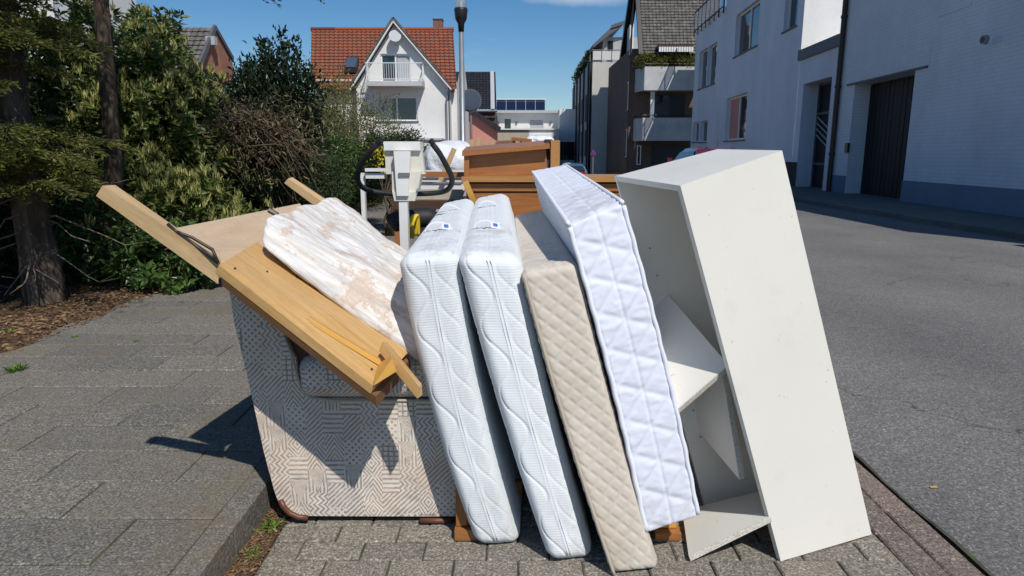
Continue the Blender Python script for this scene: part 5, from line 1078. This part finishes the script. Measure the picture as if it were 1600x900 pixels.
MB().hexa([W(583, 603, 1.79), W(620, 580, 1.82), W(615, 566, 1.9), W(590, 580, 1.9), W(586, 588, 1.79), W(612, 561, 1.82), W(608, 556, 1.9), W(590, 570, 1.9)]).build('wedge', M['orange_wood'], bl_, bevel=.002)
# ------------------------------------------------------------------ armchair
ac = thing('armchair', 'upholstered armchair with beige brown geometric tribal pattern on brown wooden runners', 'armchair', (-.5, 2.45, 0))
DA = 2.11
out_px = [(452, 806), (575, 809), (712, 816), (712, 700), (712, 628), (600, 624), (500, 622), (478, 615), (466, 590), (462, 560), (440, 515), (420, 480), (395, 462), (358, 452), (366, 505), (380, 560), (398, 640), (412, 705), (428, 765), (438, 793)]
outl = [(ux(a, b, DA), uz(b, DA)) for a, b in out_px]
outl = [(x, max(z, .028)) for x, z in outl]
m = MB(); m.prism(outl, DA, DA+.13); sp_ = m.build('side_panel', M['tribal'], ac)
b = sp_.modifiers.new('bevel', 'BEVEL'); b.width = .034; b.segments = 5; b.limit_method = 'ANGLE'; b.angle_limit = R(35)
for p in sp_.data.polygons: p.use_smooth = True
m = MB(); m.prism(outl, DA+.62, DA+.74); m.build('far_side_panel', M['tribal'], ac, bevel=.02)
# welt seams of the upholstery
seam_pts = [Vector((ux(a, b, DA-.003), DA-.002, uz(b, DA-.003))) for a, b in ((712, 627), (660, 626), (600, 626), (530, 626), (486, 622), (470, 606), (462, 580), (455, 552), (446, 530))]
MB().tube(seam_pts, .0045, 6).build('welt_seam', M['beige_dark'], ac, smooth=True)
# arm rolls
def boxwarp(x0, x1, z0, z1, y0, y1, sk=0):
    C = {}
    for i, x in enumerate((x0, x1)):
        for j, z in enumerate((z0, z1)):
            for k, y in enumerate((y0, y1)): C[(i, j, k)] = Vector((x+sk*j, y, z))
    return trilin(C)
xa0, xa1 = ux(466, 600, DA), ux(712, 600, DA)+.06; za0, za1 = uz(624, DA)+.002, uz(556, DA)
softbox('arm_pad', M['tribal'], ac, (xa1-xa0, za1-za0, .17), .05, (40, 16, 16), boxwarp(xa0, xa1, za0, za1, DA-.022, DA+.15)); softbox('arm_pad', M['tribal'], ac, (xa1-xa0, za1-za0, .17), .05, (40, 16, 16), boxwarp(xa0, xa1, za0, za1, DA+.6, DA+.77))
softbox('seat_cushion', M['tribal'], ac, (.48, .16, .46), .05, (40, 16, 40), boxwarp(-.72, -.22, .25, .41, DA+.14, DA+.61))
softbox('backrest', M['tribal'], ac, (.16, .5, .47), .05, (20, 40, 40), boxwarp(-.78, -.62, .3, .78, DA+.135, DA+.615, -.13))
m = MB(); m.beam(Vector((ux(444, 515, DA-.01), DA+.03, uz(512, DA))), Vector((ux(470, 586, DA-.01), DA+.03, uz(586, DA))), .07, .028, (0, 1, 0)); m.build('inner_frame', M['dark_wood'], ac)
MB().box(-.72, -.24, DA+.14, DA+.61, .05, .24).build('base', M['dark_wood'], ac)
def runner(pxs, name='runner'):
    m = MB(); pts = [Vector((ux(a, b, DA-.012), DA-.004, max(.014, uz(b, DA-.012)))) for a, b in pxs]; m.tube(pts, .010, 8); m.build(name, M['runner_wood'], ac, smooth=True)
runner([(437, 783), (443, 795), (452, 804), (466, 810), (480, 811)]); runner([(656, 821), (680, 823), (706, 824)])
# ------------------------------------------------------------------ wooden bedstead standing among the mattresses
bs = thing('wooden_bedstead', 'red brown wooden bed frame with small feet standing behind the mattresses', 'bed frame', (.15, 2.2, 0))
pL = G(713, 842); 
MB().box(pL.x, pL.x+.034, 2.02, 2.07, .045, .43).build('post', M['brown_wood'], bs, bevel=.004)
MB().box(pL.x+.034, pL.x+.06, 2.025, 2.065, .045, .30).build('post_rail', M['brown_wood'], bs, bevel=.002)
MB().box(pL.x-.004, pL.x+.075, 2.0, 2.085, .004, .042).build('foot', M['brown_wood'], bs, bevel=.006)
MB().box(-.095, .035, 2.20, 2.225, .03, .11).build('lower_rail', M['brown_wood'], bs, bevel=.002)
MB().box(.47, .555, 2.0, 2.2, .004, .03).build('foot', M['brown_wood'], bs, bevel=.006); MB().box(.48, .545, 2.03, 2.2, .033, .07).build('foot_block', M['orange_wood'], bs, bevel=.004)
MB().box(.40, .72, 2.60, 2.63, .02, 1.08).build('end_panel', M['brown_wood'], bs, bevel=.003)
MB().box(.63, .68, 2.5, 2.56, .02, .60).build('post', M['orange_wood'], bs, bevel=.003)
# ------------------------------------------------------------------ white cabinet
wc = thing('white_cabinet', 'tall open white chipboard cabinet leaning left with broken shelves inside', 'cabinet', (.9, 2.1, 0))
A_, B_, C_ = W(962, 275, 2.35), W(1063, 290, 1.95), W(1222, 235, 2.16); E_ = G(1220, 877, .002); F_ = G(1362, 835, .012); Dd = W(1121, 233, 2.56); LB = W(1103, 797, 2.2)
dep = C_-B_
def onp(px, py, a, b, c, dflt=None):
    u, f, w = ray(px, py); d = Vector((u, f, w)); o = Vector((0, 0, H)); n = (b-a).cross(c-a); return o+d*((a-o).dot(n)/d.dot(n))
C_ = onp(1222, 235, B_, E_, F_); Dd = onp(1121, 233, A_, B_, C_); lb2 = None; print('cabinet', B_, C_, Dd, E_, F_)
def brd(pts, t, name, flip=False, mat='white_lacquer', edge=None):
    p = pts[::-1] if flip else pts; o = MB().board(p, t).build(name, M[mat], wc, bevel=.0012); return o
MB().board([E_, F_, C_, B_], .018).build('side_panel', M['white_lacquer'], wc, bevel=.0015)
lb2 = LB+(Dd-A_); lb2.z = max(lb2.z, .02); MB().board([LB, lb2, Dd, A_], .018).build('side_panel', M['white_lacquer'], wc, bevel=.0015)
MB().board([A_, B_, C_, Dd], .018).build('top_panel', M['white_lacquer'], wc, bevel=.0015)
ins = lambda p, q, f: p.lerp(q, f)
MB().board([ins(Dd, C_, .04)+Vector((0, 0, -.03)), ins(Dd, C_, .95)+Vector((0, 0, -.03)), F_+Vector((-.04, .01, .03)), lb2+Vector((.02, 0, .03))], .004).build('back_panel', M['white_lacquer'], wc)
sp = [W(1044, 461, 2.30), None, W(1048, 648, 1.94), W(1138, 570, 1.96)]; sp[1] = sp[0]+(sp[2]-sp[3])*.45
nrm = (sp[2]-sp[0]).cross(sp[3]-sp[1]).normalized()
s1 = MB().board(sp, .018).build('shelf', M['white_lacquer'], wc)
def edge_strip(a, b, t=.018, w=.002, dn=None, parent=None):
    a, b = Vector(a), Vector(b); d = (b-a).normalized(); dn = Vector(dn); o = d.cross(dn).normalized()
    if o.y > 0: o = -o
    MB().hexa([a+o*.0005, b+o*.0005, b+o*(.0005+w), a+o*(.0005+w), a+dn*t+o*.0005, b+dn*t+o*.0005, b+dn*t+o*(.0005+w), a+dn*t+o*(.0005+w)]).build('chipped_edge', M['chip'], parent)
edge_strip(sp[2], sp[3], dn=-nrm, parent=s1)
dv = [None, W(1068, 646, 2.36), W(1155, 749, 1.975), W(1128, 580, 2.03)]; dv[0] = dv[1]+(dv[3]-dv[2])*.35
n_ = (dv[2]-dv[0]).cross(dv[3]-dv[1]).normalized()
if n_.x > 0: dv = dv[::-1]; dv = [dv[2], dv[3], dv[0], dv[1]]; n_ = -n_
s2 = MB().board(dv, .018).build('divider', M['white_lacquer'], wc)
fr = sorted(dv, key=lambda p: p.y)[:2]; edge_strip(fr[0], fr[1], dn=-n_, parent=s2)
bsf = [W(1060, 826, 2.02), W(1076, 868, 1.895), W(1203, 806, 1.90), W(1216, 760, 2.17)]
bsf[0] = W(1066, 798, 2.14)
n_ = (bsf[2]-bsf[0]).cross(bsf[3]-bsf[1]).normalized(); s3 = MB().board(bsf, .018).build('shelf', M['white_lacquer'], wc, bevel=.001); edge_strip(bsf[1], bsf[2], dn=-n_, parent=s3)
c = W(1007, 379, 2.36)
nl0 = (lb2-LB).cross(A_-LB).normalized(); nl0 = nl0 if nl0.dot(B_-A_) > 0 else -nl0
for fz_ in [.22, .30, .62, .70, .78]:
    for gd_ in (.12, .82): q = A_.lerp(LB, fz_)+(Dd-A_)*gd_+nl0*.0205; MB().disc(q, nl0, .0028, .003, 8).build('pin_hole', M['sill'], wc)
nl = (lb2-LB).cross(A_-LB).normalized()
MB().disc(c+Vector((.02, -.01, 0)), nl, .006, .008, 10).build('shelf_screw', M['metal'], wc)
# ------------------------------------------------------------------ exercise bike
eb = thing('exercise_bike', 'cream exercise bike with console seen from behind and black foam handlebars', 'exercise bike', (-.5, 3.3, 0)); DB = 3.2
def hx8(front, D, dy): f = [W(a, b, D) for a, b in front]; return MB().hexa(f+[p+Vector((0, dy, 0)) for p in f])
hx8([(601, 234), (659, 234), (664, 272), (603, 272)], DB, .05).build('console', M['cream'], eb, bevel=.008)
hx8([(599, 221), (656, 221), (657, 235), (600, 235)], DB-.02, .12).build('console_top', M['white_plastic'], eb, bevel=.006)
hx8([(612, 268), (658, 268), (652, 304), (613, 304)], DB-.02, .09).build('console_neck', M['cream'], eb, bevel=.006)
hx8([(615, 236), (641, 236), (638, 306), (620, 306)], DB-.045, .03).build('neck_ridge', M['white_plastic'], eb, bevel=.005)
hx8([(622, 270), (640, 270), (640, 276), (622, 276)], DB-.052, .01).build('badge', M['badge'], eb, bevel=.002)
hx8([(613, 300), (652, 300), (648, 314), (616, 314)], DB-.03, .09).build('clamp', M['cream'], eb, bevel=.004)
m = MB(); m.beam(W(631, 312, DB), W(637, 520, DB), .04, .05, (0, 1, 0)); m.build('column', M['white_plastic'], eb, bevel=.004)
def spline(pts, k=8):
    out = []
    for i in range(len(pts)-1):
        p0 = pts[max(i-1, 0)]; p1 = pts[i]; p2 = pts[i+1]; p3 = pts[min(i+2, len(pts)-1)]
        for j in range(k):
            t = j/k; out.append(.5*((2*p1)+(p2-p0)*t+(2*p0-5*p1+4*p2-p3)*t*t+(3*p1-p0-3*p2+p3)*t**3))
    return out+[pts[-1]]
hl = [W(593, 223, DB-.18), W(580, 235, DB-.17), W(566, 254, DB-.13), W(559, 273, DB-.08), W(562, 288, DB-.04), W(575, 297, DB-.01), W(595, 301, DB), W(618, 303, DB)]
hr = [W(675, 224, DB-.18), W(687, 240, DB-.17), W(699, 262, DB-.13), W(706, 278, DB-.08), W(704, 291, DB-.04), W(694, 299, DB-.01), W(675, 302, DB), W(650, 303, DB)]
for h_ in (hl, hr): MB().tube(spline(h_), .0125, 10).build('handlebar', M['foam'], eb, smooth=True)
MB().tube([W(592, 222, DB-.185), W(596, 219, DB-.19)], .013, 10).build('grip_cap', M['dark_metal'], eb); MB().tube([W(676, 223, DB-.185), W(672, 219, DB-.19)], .013, 10).build('grip_cap', M['dark_metal'], eb)
z0 = W(637, 500, DB); bx_ = z0.x
MB().disc((bx_+.0, DB+.28, .36), (1, 0, 0), .2, .07, 28).build('flywheel', M['black_metal'], eb)
MB().box(bx_-.05, bx_+.05, DB-.02, DB+.9, .1, .17).build('frame', M['white_plastic'], eb, bevel=.01); MB().box(bx_-.24, bx_+.24, DB-.08, DB, .04, .1).build('foot', M['white_plastic'], eb, bevel=.01); MB().box(bx_-.24, bx_+.24, DB+.88, DB+.95, .04, .1).build('foot', M['white_plastic'], eb, bevel=.01)
# ------------------------------------------------------------------ black bag with yellow strap hanging behind the column
bgp = W(645, 352, 3.45); sg = thing('black_bag', 'black rolled bag with yellow strap behind the exercise bike column', 'bag', bgp)
m = MB(); m.tube(spline([W(612, 350, 3.4), W(622, 345, 3.42), W(645, 342, 3.44), W(668, 340, 3.46), W(676, 346, 3.48)], 5), [.02]+[.05]*19+[.02], 12); m.build('bag', M['foam'], sg, smooth=True)
for dx in (0, 5): MB().tube(spline([W(640+dx, 372, 3.36), W(640+dx, 352, 3.34), W(645+dx, 338, 3.35), W(653, 340, 3.37), W(654-dx, 368, 3.38)], 5), .008, 6).build('strap', M['yellow'], sg, smooth=True)
# ------------------------------------------------------------------ brown sideboard at the back of the pile
DS = 4.25; sbd = thing('wooden_sideboard', 'wide red brown sideboard with overhanging top behind the mattresses', 'sideboard', (.2, 4.5, 0))
def X(px, py=290, D=DS): return ux(px, py, D)
MB().box(X(728), X(985), DS+.03, DS+.5, .05, uz(299, DS)-.0).build('body', M['brown_wood'], sbd, bevel=.004)
MB().box(X(722), X(990), DS-.04, DS+.52, uz(284, DS), uz(276, DS)).build('top', M['mid_wood'], sbd, bevel=.006)
MB().box(X(726), X(987), DS-.01, DS+.51, uz(299, DS)+.002, uz(287, DS)).build('moulding', M['brown_wood'], sbd, bevel=.006)
for a, b in ((735, 850), (855, 982)):
    d = MB().box(X(a), X(b), DS, DS+.028, uz(345, DS), uz(302, DS)-.0).build('drawer', M['brown_wood'], sbd, bevel=.005); MB().disc((X((a+b)/2), DS-.015, uz(326, DS)), (0, 1, 0), .016, .03, 12).build('knob', M['dark_metal'], d)
hu = thing('wooden_chest', 'orange brown lidded wooden chest standing on the sideboard', 'chest', (X(795), 4.5, uz(283, DS)))
f = [W(731, 281, DS+.04), W(856, 279, DS+.04), W(853, 231, DS+.04), W(729, 243, DS+.04)]
MB().hexa([p for p in f]+[p+Vector((0, .35, 0)) for p in f]).build('front_panel', M['brown_wood'], hu, bevel=.004)
f = [W(722, 244, DS-.02), W(859, 232, DS-.02), W(859, 225, DS-.02), W(722, 236, DS-.02)]; MB().hexa(f+[p+Vector((0, .42, .03)) for p in f]).build('lid', M['brown_wood'], hu, bevel=.005)
f = [W(725, 282, DS+.0), W(733, 282, DS+.0), W(733, 243, DS+.0), W(725, 243, DS+.0)]; MB().hexa(f+[p+Vector((0, .1, 0)) for p in f]).build('corner_post', M['brown_wood'], hu, bevel=.003)
MB().hexa([W(734, 281, DS+.03), W(856, 279, DS+.03), W(856, 275, DS+.03), W(734, 278, DS+.03)]+[p+Vector((0, .02, 0)) for p in (W(734, 281, DS+.035), W(856, 279, DS+.035), W(856, 275, DS+.035), W(734, 278, DS+.035))]).build('base_moulding', M['mid_wood'], hu, bevel=.002)
MB().box(X(860), X(874), DS+.0, DS+.3, uz(272, DS), uz(219, DS)).build('end_post', M['mid_wood'], hu, bevel=.004)
MB().box(X(853, 225, DS+.1), X(863, 225, DS+.1), DS+.1, DS+.35, uz(250, DS), uz(217, DS)).build('rear_panel', M['dark_wood'], hu)
pk_ = thing('leaning_plank', 'short yellow plank leaning against the left end of the sideboard', 'plank', (X(735), 4.1, .3)); MB().beam(W(727, 284, 4.1), W(747, 330, 4.15), .035, .02, (0, 1, 0)).build('plank', M['orange_wood'], pk_, bevel=.002)
for o in list(pk_.children): pass
# small upright table frame left of the sideboard
tf = thing('small_wooden_table', 'small brown table with thin top behind the exercise bike', 'table', (X(690, 275, 4.6), 4.6, 0))
MB().box(X(618, 320, 4.6), X(728, 320, 4.6), 4.5, 5.0, uz(325, 4.6), uz(312, 4.6)).build('apron', M['dark_wood'], tf, bevel=.003)
MB().beam(W(650, 272, 4.6), W(731, 273, 4.6), .03, .035).build('bar', M['brown_wood'], tf, bevel=.002)
for a in (616, 668, 722):
    MB().box(X(a, 350, 4.55), X(a+9, 350, 4.55), 4.55, 4.6, .0, uz(313, 4.6)).build('leg', M['brown_wood' if a != 668 else 'orange_wood'], tf, bevel=.002)
MB().box(X(652, 305, 4.7), X(724, 305, 4.7), 4.62, 4.66, uz(312, 4.65), uz(296, 4.65)).build('back_board', M['beige_stone'], tf)
# white rounded bundle, white shelf bars, sticks
wbn = thing('white_bundle', 'rounded white film wrapped bundle behind the right handlebar', 'bundle', W(702, 265, 5.4))
CB = {}
softbox('wrap', M['film'], wbn, (.52, .42, .4), .195, (30, 26, 24), trilin({(i, j, k): W((654, 745)[i], (292, 219)[j], 5.2)+Vector((0, .45*k, 0)) for i in (0, 1) for j in (0, 1) for k in (0, 1)}), lambda ax, s, t: .012*nz1(s*.5, t*.5))
stk = thing('wooden_stick', 'short light wooden stick leaning over the white bundle', 'stick', W(700, 260, 4.9)); MB().beam(W(710, 232, 4.9), W(688, 283, 4.9), .035, .03, (0, 1, 0)).build('stick', M['pine'], stk, bevel=.002)
wsf = thing('white_bed_slats', 'low white bed frame rails behind the exercise bike', 'bed frame', W(650, 280, 5.0))
for a, b, y0, y1, D_ in ((570, 606, 263, 268, 4.9), (571, 600, 271, 279, 4.92), (652, 730, 266, 276, 5.0), (656, 722, 278, 284, 5.02), (650, 726, 287, 297, 5.04)):
    MB().box(X(a, y0, D_), X(b, y0, D_), D_, D_+.06, uz(y1, D_), uz(y0, D_)).build('rail', M['white_plastic'], wsf, bevel=.003)
MB().box(X(652, 290, 5.1), X(728, 290, 5.1), 5.1, 5.6, 0, uz(298, 5.1)).build('box', M['render_grey'], wsf)
MB().box(X(570, 290, 5.1), X(576, 290, 5.1), 4.95, 5.0, 0, uz(270, 5)).build('leg', M['white_plastic'], wsf)
for (a, y0, h_, lab) in ((737, 217, 1, 'left'), (750, 216, 1, 'mid'), (762, 221, 1, 'right')): pass
pc = thing('pine_slat_frame', 'upright pale pine slats showing above the chest', 'slat frame', W(750, 235, 5.2))
for a, y0 in ((734, 218), (745, 215), (757, 222), (766, 219)): MB().box(X(a, y0, 5.2), X(a+8, y0, 5.2), 5.2, 5.23, .4, uz(y0, 5.2)).build('slat', M['pine'], pc, bevel=.002)
tp = thing('tilted_table_top', 'brown table top tilted up behind the chest lid', 'table top', W(785, 232, 5.4)); MB().board([W(750, 240, 5.2), W(805, 238, 5.2), W(801, 219, 5.6), W(778, 220, 5.6)], .03).build('top', M['underside'], tp, bevel=.002)
ch = thing('wooden_chair_back', 'small wooden rail back showing behind the chest near its right end', 'chair', W(818, 228, 5.0))
for a in (801, 812, 824): MB().box(X(a, 225, 5.0), X(a+4.5, 225, 5.0), 5.0, 5.03, .5, uz(219, 5.0)).build('spindle', M['brown_wood'], ch)
MB().beam(W(799, 217, 5.0), W(831, 220, 5.0), .03, .025).build('top_rail', M['brown_wood'], ch, bevel=.003)
pn = thing('white_parasol_cloth', 'crumpled white cloth heap behind the chair back', 'cloth', W(842, 222, 5.6)); softbox('cloth', M['film'], pn, (.3, .12, .3), .05, (24, 12, 20), trilin({(i, j, k): W((822, 866)[i], (232, 212)[j], 5.6)+Vector((0, .3*k, 0)) for i in (0, 1) for j in (0, 1) for k in (0, 1)}), lambda ax, s, t: .01*nz1(s, t))
# litter on the road
cg = thing('paper_scrap', 'small orange scrap of paper lying on the asphalt', 'litter', G(1458, 761, .006)); p = G(1458, 761, .008); MB().board([p+Vector((-.012, -.006, 0)), p+Vector((.012, -.009, .003)), p+Vector((.014, .004, .004)), p+Vector((-.010, .007, 0))], .001).build('scrap', M['orange_wood'], cg)
# foundations of the far buildings reach down to the falling street
for o in bpy.data.objects:
    if o.type != 'MESH' or o.get('kind'): continue
    r = o
    while r.parent: r = r.parent
    if r.get('category') in ('house', 'building', 'traffic sign') and r.location.y > 33:
        for v in o.data.vertices:
            if v.co.z+r.location.z < .01: v.co.z -= 3.0
